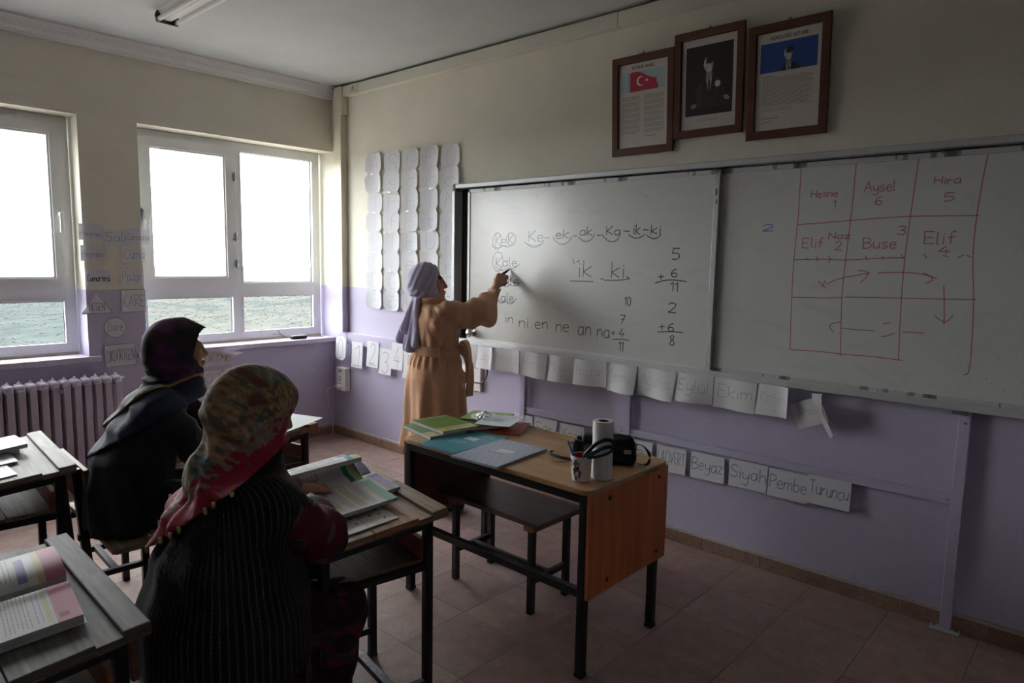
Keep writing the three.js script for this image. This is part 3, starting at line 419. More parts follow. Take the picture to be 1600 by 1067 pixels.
    S(63.9,44.9,65.3,46.2); S(68.4,44.3,70.1,45.6,68.9,46.4); S(74.1,44.2,75.6,45.3,74.5,47.1); S(90.4,43.8,91.3,45.6); S(97.3,43.8,98.2,45.2); S(105.1,43.0,106.2,44.9); S(114.0,42.9,115.0,44.6); S(121.3,43.3,123.0,43.8); 
    S(126.8,44.2,128.5,43.0); S(130.0,43.2,131.3,43.9); T('Hesne',64.3,16.2,12.1,3.4); T('1',74.7,21.5,1.0,3.6); T('Aysel',87.9,14.8,12.5,4.5); T('6',92.8,20.9,2.8,3.7); T('Hira',115.5,13.0,9.6,3.1); T('5',119.5,20.4,3.8,3.6); 
    T('Elif',61.8,40.1,9.5,4.8); T('Naz',73.7,35.9,9.4,2.8); T('2',77.0,41.1,2.8,3.9); T('Buse',89.0,40.3,13.7,4.8); T('3',103.1,34.4,3.0,3.9); T('Elif',113.5,38.4,11.5,5.3); T('4',119.3,42.6,4.2,3.3); 
    }
    { const { T } = tools(x, k, 'rgba(40,74,170,.85)', 0.4);
    T('2',41.6,31.8,5.2,3.3); 
    }
  }, 2);
  const gl = (t) => phy({ map: t, roughness: 0.3, clearcoat: 0.7, clearcoatRoughness: 0.2 });
  const grimeTex = dtex(256, (u, v) => { const g = fbm(u * 14, v * 3, 61, 0, 4), k = g > 0.64 ? 90 + 260 * (0.84 - g) : 178 + 30 * g; return [k, k, k]; });
  const grime = std({ map: grimeTex, roughness: 0.45, metalness: 0.2 });
  const X0 = 1.655, X1 = 5.43, Y0 = 1.0, Y1 = 2.134;
  const w = thing('whiteboard', 'wide wall whiteboard with aluminium frame, dark gap at left and red seating plan', 'whiteboard');
  part('case', join([box(X0 + 0.01, X1 - 0.01, 1.03, 2.11, 0.001, 0.014), box(X0 + 0.004, X0 + 0.02, 1.03, 2.11, 0.001, 0.055)]), M.darkGap, w);
  const face = (geo, m, n, o) => part(n, geo, m, o);
  const fixedFace = (x0, x1, y0, y1, z) => { const g = new THREE.PlaneGeometry(x1 - x0, y1 - y0).translate((x0 + x1) / 2, (y0 + y1) / 2, z); return g; };
  face(fixedFace(3.5, 5.40, 1.035, 2.09, 0.0405), gl(right), 'fixed_board', w).userData.label = 'fixed white panel with a red seating plan of names and arrows';
  part('board_core', box(3.49, 5.41, 1.03, 2.095, 0.016, 0.04), M.aluPlain, w);
  part('fixed_frame', rbox(3.5, 5.41, 2.072, 2.096, 0.03, 0.0465, 0.002), grime, w); part('fixed_frame', rbox(3.5, 5.41, 1.028, 1.05, 0.03, 0.0465, 0.002), grime, w);
  part('top_rail', rbox(X0 + 0.03, X1, 2.103, Y1, 0.001, 0.088, 0.006), M.alu, w);
  part('bottom_tray', join([rbox(X0 + 0.03, X1, 1.0, 1.03, 0.001, 0.08, 0.004), rbox(X0 + 0.03, X1, 1.028, 1.036, 0.066, 0.08, 0.002)]), M.alu, w);
  part('side_rail', rbox(X0, X0 + 0.03, 1.02, 2.09, 0.001, 0.088, 0.006), M.alu, w);
  part('side_rail', rbox(X1 - 0.005, X1 + 0.025, 1.0, 2.134, 0.001, 0.088, 0.006), M.alu, w);
  part('corner_cap', rbox(X0 - 0.004, X0 + 0.036, 2.082, 2.138, 0.001, 0.092, 0.014, 4), std({ color: 0x777a78, roughness: 0.5 }), w, 'grey plastic corner cap');
  part('corner_cap', rbox(X0 - 0.004, X0 + 0.036, 0.996, 1.036, 0.001, 0.092, 0.012, 4), std({ color: 0x8b8e8c, roughness: 0.5 }), w, 'grey plastic corner cap');
  // the panel that slides in front of it
  const p = thing('sliding_panel', 'sliding white panel covered with handwritten syllables and sums in black marker', 'whiteboard panel');
  face(fixedFace(1.80, 3.68, 1.035, 2.09, 0.0625), gl(left), 'writing_surface', p);
  part('panel_core', box(1.804, 3.676, 1.039, 2.086, 0.05, 0.062), M.aluPlain, p);
  part('panel_frame', join([rbox(1.797, 3.683, 2.07, 2.093, 0.048, 0.0685, 0.002)]), grime, p, 'grimy upper edge of the sliding panel');
  part('panel_frame', join([rbox(1.797, 3.683, 1.032, 1.046, 0.048, 0.0685, 0.002), rbox(1.797, 1.82, 1.032, 2.093, 0.048, 0.0685, 0.002)]), M.aluPlain, p);
  part('panel_frame', rbox(3.656, 3.684, 1.032, 2.093, 0.048, 0.0685, 0.002), M.alu, p);
  part('wear_mark', join([rbox(3.664, 3.672, 1.96, 1.995, 0.066, 0.0705, 0.002), rbox(3.668, 3.674, 1.915, 1.94, 0.066, 0.0702, 0.002)]), M.blackPlastic, p);
  const kn = new THREE.Group(); kn.name = 'knob'; kn.position.set(1.872, 1.085, 0.0625); kn.userData.label = 'shiny chrome knob'; p.add(kn);
  part('rosette', cyl(0.03, 0.026, 0.012, 28).rotateX(Math.PI / 2), M.chrome, kn);
  part('knob_head', new THREE.LatheGeometry([[0, 0.058], [0.018, 0.056], [0.029, 0.046], [0.031, 0.036], [0.026, 0.026], [0.014, 0.016], [0.013, 0]].map((q) => new THREE.Vector2(...q)).reverse(), 28).rotateX(Math.PI / 2).translate(0, 0, 0.011), M.chrome, kn);
  const cord = one('board_cable', tube([[1.985, 0.995, 0.03], [1.985, 0.93, 0.03], [1.98, 0.85, 0.028], [1.965, 0.77, 0.03], [1.92, 0.725, 0.03], [1.84, 0.715, 0.03], [1.78, 0.712, 0.028]], 0.0055, 36, 8), M.blackPlastic, 'black cable hanging in a curve below the whiteboard', 'cable');
  one('wall_box', rbox(1.70, 1.905, 0.655, 0.835, 0.001, 0.028, 0.004), M.white, 'flat white box on the wall behind the coat', 'box');
}
// the board's stand: three posts and two low rails
{
  const post = (x, label, plate) => {
    const t = thing('board_post', label, 'post', [0, 0, 0], 0, null);
    part('upright', rbox(x - 0.022, x + 0.022, plate ? 0.012 : 0.5, 0.992, 0.014, 0.044, 0.003), M.purpleMetal, t);
    part('bolt', cyl(0.006, 0.006, 0.006, 6).rotateX(Math.PI / 2).translate(x + 0.004, 0.945, 0.044), M.steel, t);
    part('bracket', rbox(x - 0.05, x + 0.012, 0.978, 1.002, 0.004, 0.05, 0.003), M.steel, t);
    if (plate) {
      for (const y of [0.42, 0.45, 0.375, 0.345, 0.30, 0.262]) part('hole', cyl(0.0035, 0.0035, 0.002, 10).rotateX(Math.PI / 2).translate(x + 0.006, y, 0.0435), M.steel, t);
      const f = part('foot_plate', join([rbox(x - 0.058, x + 0.058, 0.002, 0.012, 0.014, 0.06, 0.004)]), M.aluPlain, t);
      part('nut', join([cyl(0.008, 0.008, 0.012, 6).translate(x - 0.042, 0.012, 0.036), cyl(0.008, 0.008, 0.012, 6).translate(x + 0.042, 0.012, 0.036)]), M.steel, f);
    }
  };
  post(2.322, 'lilac steel post under the whiteboard, nearest the standing teacher'); post(3.158, 'lilac steel post under the board above the camera bag'); post(4.848, 'lilac steel post on a screwed floor plate at right', true);
  const rail = (x0, x1, label) => { const t = thing('board_rail', label, 'rail'); part('bar', rbox(x0, x1, 0.573, 0.615, 0.016, 0.034, 0.003), M.purpleMetal, t); for (const x of [x0 + 0.012, x1 - 0.012]) part('screw', cyl(0.005, 0.005, 0.004, 8).rotateX(Math.PI / 2).translate(x, 0.594, 0.034), M.steel, t); };
  rail(2.346, 3.135, 'short lilac rail between two board posts, mostly behind the desk'); rail(3.182, 4.826, 'long lilac rail with colour name sheets hanging below it');
}
// ---------------------------------------------------------------- framed prints
{
  const frameW = std({ map: wood(92, 52, 36, 18, 45, 8), roughness: 0.35 }), bead = std({ color: 0x151210, roughness: 0.4 });
  const lines = (x, x0, x1, y0, y1, n, c, gap) => { for (let i = 0; i < n; i++) { const y = y0 + (y1 - y0) * i / (n - 1); if (gap && i % gap === gap - 1) continue; let a = x0; while (a < x1 - 4) { const b = Math.min(x1 - rr(0, i % 4 === 3 ? (x1 - x0) * 0.3 : 6), a + rr(8, 26)); if (b <= a) break; x.fillStyle = c; x.fillRect(a, y, b - a, 2.4); a = b + 4; } } };
  const man = (x, cx, cy, s, light) => {     // a man in a dark suit, head turned up to the left
    const e = (c, a, b, rx, ry, r = 0) => { x.fillStyle = c; x.beginPath(); x.ellipse(cx + a * s, cy + b * s, rx * s, ry * s, r, 0, 7); x.fill(); }, poly = (c, p) => { x.fillStyle = c; x.beginPath(); p.forEach(([a, b], i) => (i ? x.lineTo(cx + a * s, cy + b * s) : x.moveTo(cx + a * s, cy + b * s))); x.fill(); };
    poly('#2e2b2d', [[-1.15, 3.9], [-1.35, 2.1], [-0.5, 1.1], [0.5, 1.0], [1.45, 1.6], [1.75, 3.9]]); poly('#3a3638', [[-1.0, 3.9], [-1.2, 2.3], [-0.7, 1.5], [-0.6, 3.0]]); poly('#252224', [[0.9, 3.9], [1.1, 2.0], [1.3, 1.9], [1.5, 3.9]]);
    poly(light[1], [[-0.28, 1.15], [0.36, 1.0], [0.1, 3.0]]); poly('#222226', [[-0.04, 1.4], [0.14, 1.35], [0.2, 2.6], [0.06, 3.0], [-0.04, 2.5]]); poly('#1c1c20', [[-0.34, 1.1], [0.0, 2.9], [-0.6, 2.0]]); poly('#1c1c20', [[0.4, 1.0], [0.14, 2.9], [0.8, 1.9]]);
    poly(light[2], [[-0.26, 0.6], [0.34, 0.5], [0.36, 1.15], [0.0, 1.45], [-0.26, 1.2]]);
    e(light[0], -0.05, 0.1, 0.44, 0.62, -0.2); e('#1b1a1c', 0.16, -0.3, 0.46, 0.34, -0.25); e(light[2], 0.36, 0.12, 0.12, 0.2, 0); e(light[0], -0.42, 0.12, 0.12, 0.1, 0.6); e('#2a2624', -0.22, -0.06, 0.16, 0.035, -0.2); e('#4a403c', -0.24, 0.36, 0.13, 0.03, -0.1); e('#3a3330', -0.2, 0.04, 0.08, 0.035, 0);
  };
  const frame = (label, x, y, w, h, draw) => {
    const t = thing('framed_print', label, 'framed print', [x, y, 0.02], 0, null); t.rotation.order = 'ZYX'; t.rotation.x = 0.055; t.position.z = 0.034;
    const b = 0.034, a = w / 2, c = h / 2, s = new THREE.Shape(); s.moveTo(-a, -c); s.lineTo(a, -c); s.lineTo(a, c); s.lineTo(-a, c); const hl = new THREE.Path(); hl.moveTo(-a + b, -c + b); hl.lineTo(-a + b, c - b); hl.lineTo(a - b, c - b); hl.lineTo(a - b, -c + b); s.holes.push(hl);
    part('frame', uvM(new THREE.ExtrudeGeometry(s, { depth: 0.012, bevelEnabled: true, bevelSize: 0.003, bevelThickness: 0.003, bevelSegments: 2 }).translate(0, 0, -0.006)), frameW, t);
    part('backing', box(-a + 0.01, a - 0.01, -c + 0.01, c - 0.01, -0.012, -0.006), frameW, t);
    const i0 = a - b, j0 = c - b; part('bead', join([box(-i0, i0, -j0, -j0 + 0.005, -0.004, 0.002), box(-i0, i0, j0 - 0.005, j0, -0.004, 0.002), box(-i0, -i0 + 0.005, -j0, j0, -0.004, 0.002), box(i0 - 0.005, i0, -j0, j0, -0.004, 0.002)]), bead, t);
    const tx = ctex(480, Math.round(480 * h / w), draw); part('print', new THREE.PlaneGeometry(w - 2 * b, h - 2 * b).translate(0, 0, -0.004), phy({ map: tx, roughness: 0.55, clearcoat: 0.15, clearcoatRoughness: 0.3 }), t);
    part('hook', join([tube([[0, c - 0.002, -0.006], [0.004, c + 0.012, -0.008], [0, c + 0.016, -0.01], [-0.006, c + 0.01, -0.008]], 0.0022, 12, 6), tube([[-0.012, c, -0.006], [-0.004, c + 0.012, -0.01]], 0.0022, 6, 6)]), frameW, t);
  };
  const border = (x, w, h, bg = '#cfc8c0') => { x.fillStyle = bg; x.fillRect(0, 0, w, h); };
  const head = (x, s, w, y, px) => { x.fillStyle = '#2c2420'; x.font = `bold ${px}px sans-serif`; x.textAlign = 'center'; x.fillText(s, w / 2, y); };
  frame('wood framed print headed İSTİKLÂL MARŞI with a red flag', 3.176, 2.493, 0.395, 0.54, (x, w, h) => {
    border(x, w, h); head(x, 'İSTİKLÂL MARŞI', w, h * 0.08, 28); x.fillStyle = '#a9c3c6'; x.fillRect(w * 0.06, h * 0.11, w * 0.88, h * 0.23); x.fillStyle = '#7c99a8'; x.fillRect(w * 0.2, h * 0.11, w * 0.02, h * 0.23);
    x.fillStyle = '#b3123c'; x.beginPath(); x.moveTo(w * 0.24, h * 0.12); x.bezierCurveTo(w * 0.5, h * 0.08, w * 0.52, h * 0.2, w * 0.78, h * 0.215); x.bezierCurveTo(w * 0.72, h * 0.26, w * 0.84, h * 0.3, w * 0.79, h * 0.335); x.lineTo(w * 0.24, h * 0.34); x.fill();
    x.fillStyle = '#f0e8ea'; x.beginPath(); x.arc(w * 0.45, h * 0.225, h * 0.056, 0, 7); x.fill(); x.fillStyle = '#b3123c'; x.beginPath(); x.arc(w * 0.468, h * 0.225, h * 0.045, 0, 7); x.fill();
    x.fillStyle = '#f0e8ea'; x.beginPath(); for (let i = 0; i < 10; i++) { const r = i % 2 ? h * 0.011 : h * 0.027, a = i * Math.PI / 5 + Math.PI; x.lineTo(w * 0.575 + r * Math.cos(a), h * 0.225 + r * Math.sin(a)); } x.fill();
    lines(x, w * 0.08, w * 0.45, h * 0.39, h * 0.82, 40, 'rgba(70,62,56,.75)', 6); lines(x, w * 0.53, w * 0.92, h * 0.39, h * 0.82, 40, 'rgba(70,62,56,.75)', 6); lines(x, w * 0.56, w * 0.78, h * 0.86, h * 0.87, 2, 'rgba(50,42,36,.85)'); x.strokeStyle = 'rgba(150,140,132,.4)'; x.lineWidth = 3; x.beginPath(); x.arc(w * 0.6, h * 1.0, h * 0.14, 3.4, 6); x.stroke();
  });
  frame('wood framed black and white portrait of a man in a dark suit', 3.573, 2.55, 0.388, 0.538, (x, w, h) => {
    border(x, w, h, '#c9c2bc'); x.fillStyle = '#1d1a1c'; x.fillRect(w * 0.09, h * 0.09, w * 0.83, h * 0.75); man(x, w * 0.5, h * 0.29, h * 0.13, ['#c9c2bc', '#b9b3ae', '#8e8682']);
    x.fillStyle = '#d8d2cc'; x.beginPath(); x.ellipse(w * 0.66, h * 0.52, w * 0.05, h * 0.035, 0.7, 0, 7); x.fill(); x.fillStyle = '#2a2527'; x.fillRect(w * 0.09, h * 0.735, w * 0.83, h * 0.012); x.fillStyle = '#141214'; x.fillRect(w * 0.09, h * 0.76, w * 0.83, h * 0.08);
    for (const [a, b, r] of [[0.24, 0.735, -0.3], [0.82, 0.68, 0.5]]) { x.fillStyle = '#9d958f'; x.beginPath(); x.ellipse(w * a, h * b, w * 0.055, h * 0.024, r, 0, 7); x.fill(); x.fillStyle = '#7a716c'; for (let i = 0; i < 3; i++) x.fillRect(w * (a - 0.04 + i * 0.03), h * (b - 0.012), 3, h * 0.03); }
    lines(x, w * 0.3, w * 0.7, h * 0.88, h * 0.9, 2, 'rgba(50,42,40,.75)');
  });
  frame('wood framed print headed GENÇLİĞE HİTABE with a blue banner', 3.989, 2.502, 0.388, 0.54, (x, w, h) => {
    border(x, w, h); head(x, 'GENÇLİĞE HİTABE', w, h * 0.085, 32); x.save(); x.beginPath(); x.rect(w * 0.07, h * 0.115, w * 0.86, h * 0.29); x.clip(); x.fillStyle = '#1e4a96'; x.fillRect(0, 0, w, h * 0.41); man(x, w * 0.5, h * 0.235, h * 0.095, ['#c4c4cc', '#c9c9d0', '#86868e']); x.restore();
    lines(x, w * 0.12, w * 0.3, h * 0.44, h * 0.45, 2, 'rgba(50,42,36,.85)'); lines(x, w * 0.12, w * 0.88, h * 0.465, h * 0.74, 22, 'rgba(60,54,50,.8)'); lines(x, w * 0.12, w * 0.6, h * 0.77, h * 0.79, 2, 'rgba(60,54,50,.8)'); lines(x, w * 0.12, w * 0.38, h * 0.86, h * 0.87, 2, 'rgba(40,34,30,.9)'); stroke(x, [w * 0.12, h * 0.92, w * 0.18, h * 0.9, w * 0.22, h * 0.91, w * 0.3, h * 0.89], 2, '#4a423c');
    x.strokeStyle = 'rgba(150,142,134,.6)'; x.lineWidth = 2; x.beginPath(); for (let i = 0; i < 5; i++) { const a = -1.57 + i * 2.513; x.lineTo(w * 0.78 + w * 0.12 * Math.cos(a), h * 0.78 + w * 0.12 * Math.sin(a)); } x.closePath(); x.stroke();
  });
}
// ---------------------------------------------------------------- radiator, ceiling light, sill things
{
  const t = thing('radiator', 'lilac painted cast iron column radiator under the window', 'radiator');
  const sec = (() => { const L = []; for (const x of [0.062, 0.148]) L.push(new THREE.CapsuleGeometry(0.017, 0.56, 6, 12).scale(0.95, 1, 1.05).translate(x, 0.44, 0));
    for (const y of [0.155, 0.725]) { L.push(rbox(0.05, 0.16, y - 0.03, y + 0.03, -0.028, 0.028, 0.02, 3)); }
    L.push(new THREE.ConeGeometry(0.022, 0.03, 4).rotateY(0.78).translate(0.105, 0.765, 0)); L.push(rbox(0.156, 0.168, 0.16, 0.72, -0.0215, 0.0215, 0.006, 2)); return join(L); })();
  for (let i = 0; i < 26; i++) { const s = part('section', sec, M.radiator, t); s.position.z = 1.845 + i * 0.0625; }
  part('pipe', join([tube([[0.105, 0.155, 1.82], [0.105, 0.155, 1.76], [0.09, 0.1, 1.74], [0.06, 0.0, 1.74]], 0.012, 16, 10), cyl(0.014, 0.014, 0.03, 12).rotateX(Math.PI / 2).translate(0.105, 0.725, 1.79)]), M.radiator, t);
  part('bleed_valve', join([cyl(0.008, 0.008, 0.02, 10).rotateZ(-Math.PI / 2).translate(0.168, 0.69, 2.2), cyl(0.012, 0.012, 0.008, 8).rotateZ(-Math.PI / 2).translate(0.186, 0.69, 2.2)]), M.steel, t);
  part('wall_bracket', join([box(0.001, 0.06, 0.70, 0.715, 2.0, 2.02), box(0.001, 0.06, 0.70, 0.715, 3.0, 3.02), box(0.001, 0.06, 0.17, 0.185, 2.0, 2.02), box(0.001, 0.06, 0.17, 0.185, 3.0, 3.02)]), M.radiator, t);
  const light = thing('fluorescent_light', 'unlit twin tube fluorescent batten on the ceiling', 'ceiling light', [0.86, H, 1.70]);
  part('batten', uvM(new THREE.ExtrudeGeometry(new THREE.Shape([[-0.055, 0], [0.055, 0], [0.02, -0.05], [-0.02, -0.05]].map((q) => new THREE.Vector2(...q))), { depth: 1.22, bevelEnabled: false }).rotateY(Math.PI / 2)), M.plaster, light);
  for (const z of [-0.052, 0.052]) { const tb = part('tube', cyl(0.013, 0.013, 1.16, 16).rotateZ(-Math.PI / 2).translate(0.03, -0.052, z), M.white, light); part('tube_cap', join([cyl(0.0145, 0.0145, 0.02, 16).rotateZ(-Math.PI / 2).translate(0.012, -0.052, z), cyl(0.0145, 0.0145, 0.02, 16).rotateZ(-Math.PI / 2).translate(1.188, -0.052, z)]), M.steel, tb); }
  part('end_plate', uvM(new THREE.ExtrudeGeometry(new THREE.Shape([[-0.07, -0.03], [-0.058, 0], [0.058, 0], [0.07, -0.03], [0.062, -0.068], [-0.062, -0.068]].map((q) => new THREE.Vector2(...q))), { depth: 0.012, bevelEnabled: false }).rotateY(Math.PI / 2).translate(-0.006, 0, 0)), std({ color: 0x5a554f, roughness: 0.5 }), light);
  part('end_plate', uvM(new THREE.ExtrudeGeometry(new THREE.Shape([[-0.07, -0.03], [-0.058, 0], [0.058, 0], [0.07, -0.03], [0.062, -0.068], [-0.062, -0.068]].map((q) => new THREE.Vector2(...q))), { depth: 0.012, bevelEnabled: false }).rotateY(Math.PI / 2).translate(1.214, 0, 0)), std({ color: 0x5a554f, roughness: 0.5 }), light);
  const hs = thing('cable_adapter', 'small black cable adapter with a looped lead on the window sill', 'adapter', [-0.05, 0.886, 0.33]);
  part('adapter_body', rbox(-0.03, 0.03, 0.001, 0.032, -0.075, 0.07, 0.012, 3), M.blackPlastic, hs);
  part('lead', join([tube([[0, 0.016, 0.07], [-0.02, 0.03, 0.12], [-0.03, 0.06, 0.16], [0.0, 0.09, 0.19]], 0.0025, 20, 6), tube([[0, 0.016, 0.07], [0.02, 0.02, 0.13], [0.0, 0.05, 0.17], [-0.06, 0.05, 0.22]], 0.0025, 20, 6), tube([[0, 0.014, -0.07], [0.02, 0.012, -0.12], [-0.02, 0.005, -0.18], [-0.02, 0.004, -0.26]], 0.0022, 20, 6)]), M.blackPlastic, hs);
  one('sill_wire', tube([[0.0, 0.89, 0.2], [0.04, 0.888, 0.2], [0.048, 0.84, 0.2], [0.03, 0.78, 0.24], [0.02, 0.70, 0.27], [0.02, 0.63, 0.25], [0.015, 0.585, 0.19]], 0.002, 40, 6), M.white, 'thin white wire drooping from the window sill over the lilac wall', 'wire');
}
// ---------------------------------------------------------------- school desks and benches (a pupil faces -z)
const TILT = 0.088;
const deskTop = (g) => g.rotateX(TILT).translate(0, 0.732, 0);
function makeDesk(label, pos, turn, w1, w2, wRail) {
  const t = thing('school_desk', label, 'desk', pos, turn, 'school desks facing the whiteboard');
  const top = part('desktop', deskTop(join([rbox(-0.355, 0.355, -0.03, -0.022, -0.2, 0.24, 0.002)])), M.shelfWood, t);
  part('plank', deskTop(rbox(-0.36, 0.36, -0.022, 0, -0.098, 0.062, 0.003)), w1, top); part('plank', deskTop(rbox(-0.36, 0.36, -0.0225, -0.0006, 0.0635, 0.255, 0.003)), w2, top);
  part('pencil_groove', deskTop(rbox(-0.358, 0.358, -0.03, -0.009, -0.156, -0.097, 0.002)), w2, t);
  part('front_strip', deskTop(rbox(-0.36, 0.36, -0.03, 0.004, -0.214, -0.154, 0.005)), wRail, t);
  const Lx = [-0.11, 0.318], zf = -0.155, zr = 0.22, yt = 0.70;
  for (const x of Lx) for (const z of [zf, zr]) { const l = part('leg', bar([x, 0.012, z], [x, z < 0 ? yt + 0.012 : yt - 0.022, z], 0.03), M.black, t); part('foot_cap', rbox(x - 0.0165, x + 0.0165, 0, 0.014, z - 0.0165, z + 0.0165, 0.003), M.blackPlastic, l); }
  for (const x of Lx) { part('top_bar', bar([x, yt - 0.002, zf], [x, yt - 0.0365, zr + 0.02], 0.028), M.black, t); part('side_bar', bar([x, 0.545, zf], [x, 0.545, zr], 0.024), M.black, t); part('low_stretcher', bar([x, 0.115, zf], [x, 0.115, zr], 0.026), M.black, t); }
  part('apron', bar([-0.30, yt - 0.002, zf], [0.335, yt - 0.002, zf], 0.026, 0.03), M.black, t);
  part('footrest', bar([Lx[0], 0.112, -0.035], [Lx[1], 0.112, -0.035], 0.032, 0.024), M.steelWorn, t, 'worn bare metal footrest bar');
  const sh = part('shelf', join([rbox(-0.30, 0.312, 0.558, 0.572, -0.14, 0.02, 0.002), rbox(-0.30, 0.312, 0.5575, 0.5715, 0.0215, 0.17, 0.002)]), M.shelfWood, t);
  part('shelf_back', rbox(-0.30, 0.314, 0.572, 0.645, -0.148, -0.128, 0.003), M.edgeWood, t);
  part('knot', cyl(0.012, 0.012, 0.001, 14).scale(1, 1, 0.7).translate(0.12, 0.572, -0.06), M.edgeWood, sh);
  return t;
}
M.steelWorn = std({ map: speck(96, 98, 104, 60, 40, 8, 55), roughness: 0.35, metalness: 0.6 });
const deskA = makeDesk('warm brown school desk under the floral-scarved woman\'s workbooks', [3.27, 0, 2.086], -0.17, M.deskWarm, M.deskWarmB, M.deskWarmB);
const deskL = makeDesk('grey worn school desk with a stack of books beside the radiator', [1.878, 0, 2.86], -0.068, M.deskWood, M.deskWoodB, M.deskWood);
const deskN = makeDesk('grey worn school desk holding a pink-edged open book, nearest the viewer', [3.355, 0, 3.125], -0.026, M.deskShaded, M.deskShadedB, M.deskShaded);
const deskB = makeDesk('dark school desk in front of the woman in the black and purple scarf', [1.965, 0, 1.853], 0.15, M.deskWarmB, M.deskWarmB, M.edgeWood);
function makeBench(label, pos, turn) {
  const t = thing('school_bench', label, 'bench', pos, turn, 'school benches with low backs');
  const seat = part('seat', join([rbox(-0.35, 0.35, 0.40, 0.408, -0.14, 0.14, 0.002)]), M.shelfWood, t);
  part('plank', rbox(-0.36, 0.36, 0.408, 0.43, -0.155, 0.0, 0.004), M.seatWood, seat); part('plank', rbox(-0.36, 0.36, 0.4075, 0.4295, 0.0015, 0.155, 0.004), M.seatWood, seat);
  for (const x of [-0.3, 0.02]) {
    part('leg', bar([x, 0.0, -0.06], [x, 0.40, -0.06], 0.03), M.black, t); part('back_post', bar([x, 0.0, 0.15], [x, 0.69, 0.195], 0.034), M.black, t);
    part('seat_bar', bar([x, 0.388, -0.12], [x, 0.388, 0.20], 0.028), M.black, t); part('low_stretcher', bar([x, 0.2, -0.06], [x, 0.2, 0.185], 0.026), M.black, t);
  }
  part('long_stretcher', bar([-0.3, 0.2, 0.06], [0.02, 0.2, 0.06], 0.026), M.black, t);
  part('backrest', rbox(-0.36, 0.085, -0.09, 0.09, -0.010, 0.010, 0.004).rotateX(0.06).translate(0, 0.605, 0.163), M.backWood, t);
  return t;
}
makeBench('low-backed wooden bench that the woman in the black and purple scarf sits on', [2.08, 0, 2.44], -0.05);
makeBench('low-backed wooden bench that the woman in the red-edged floral scarf sits on', [3.47, 0, 2.74], -0.06);

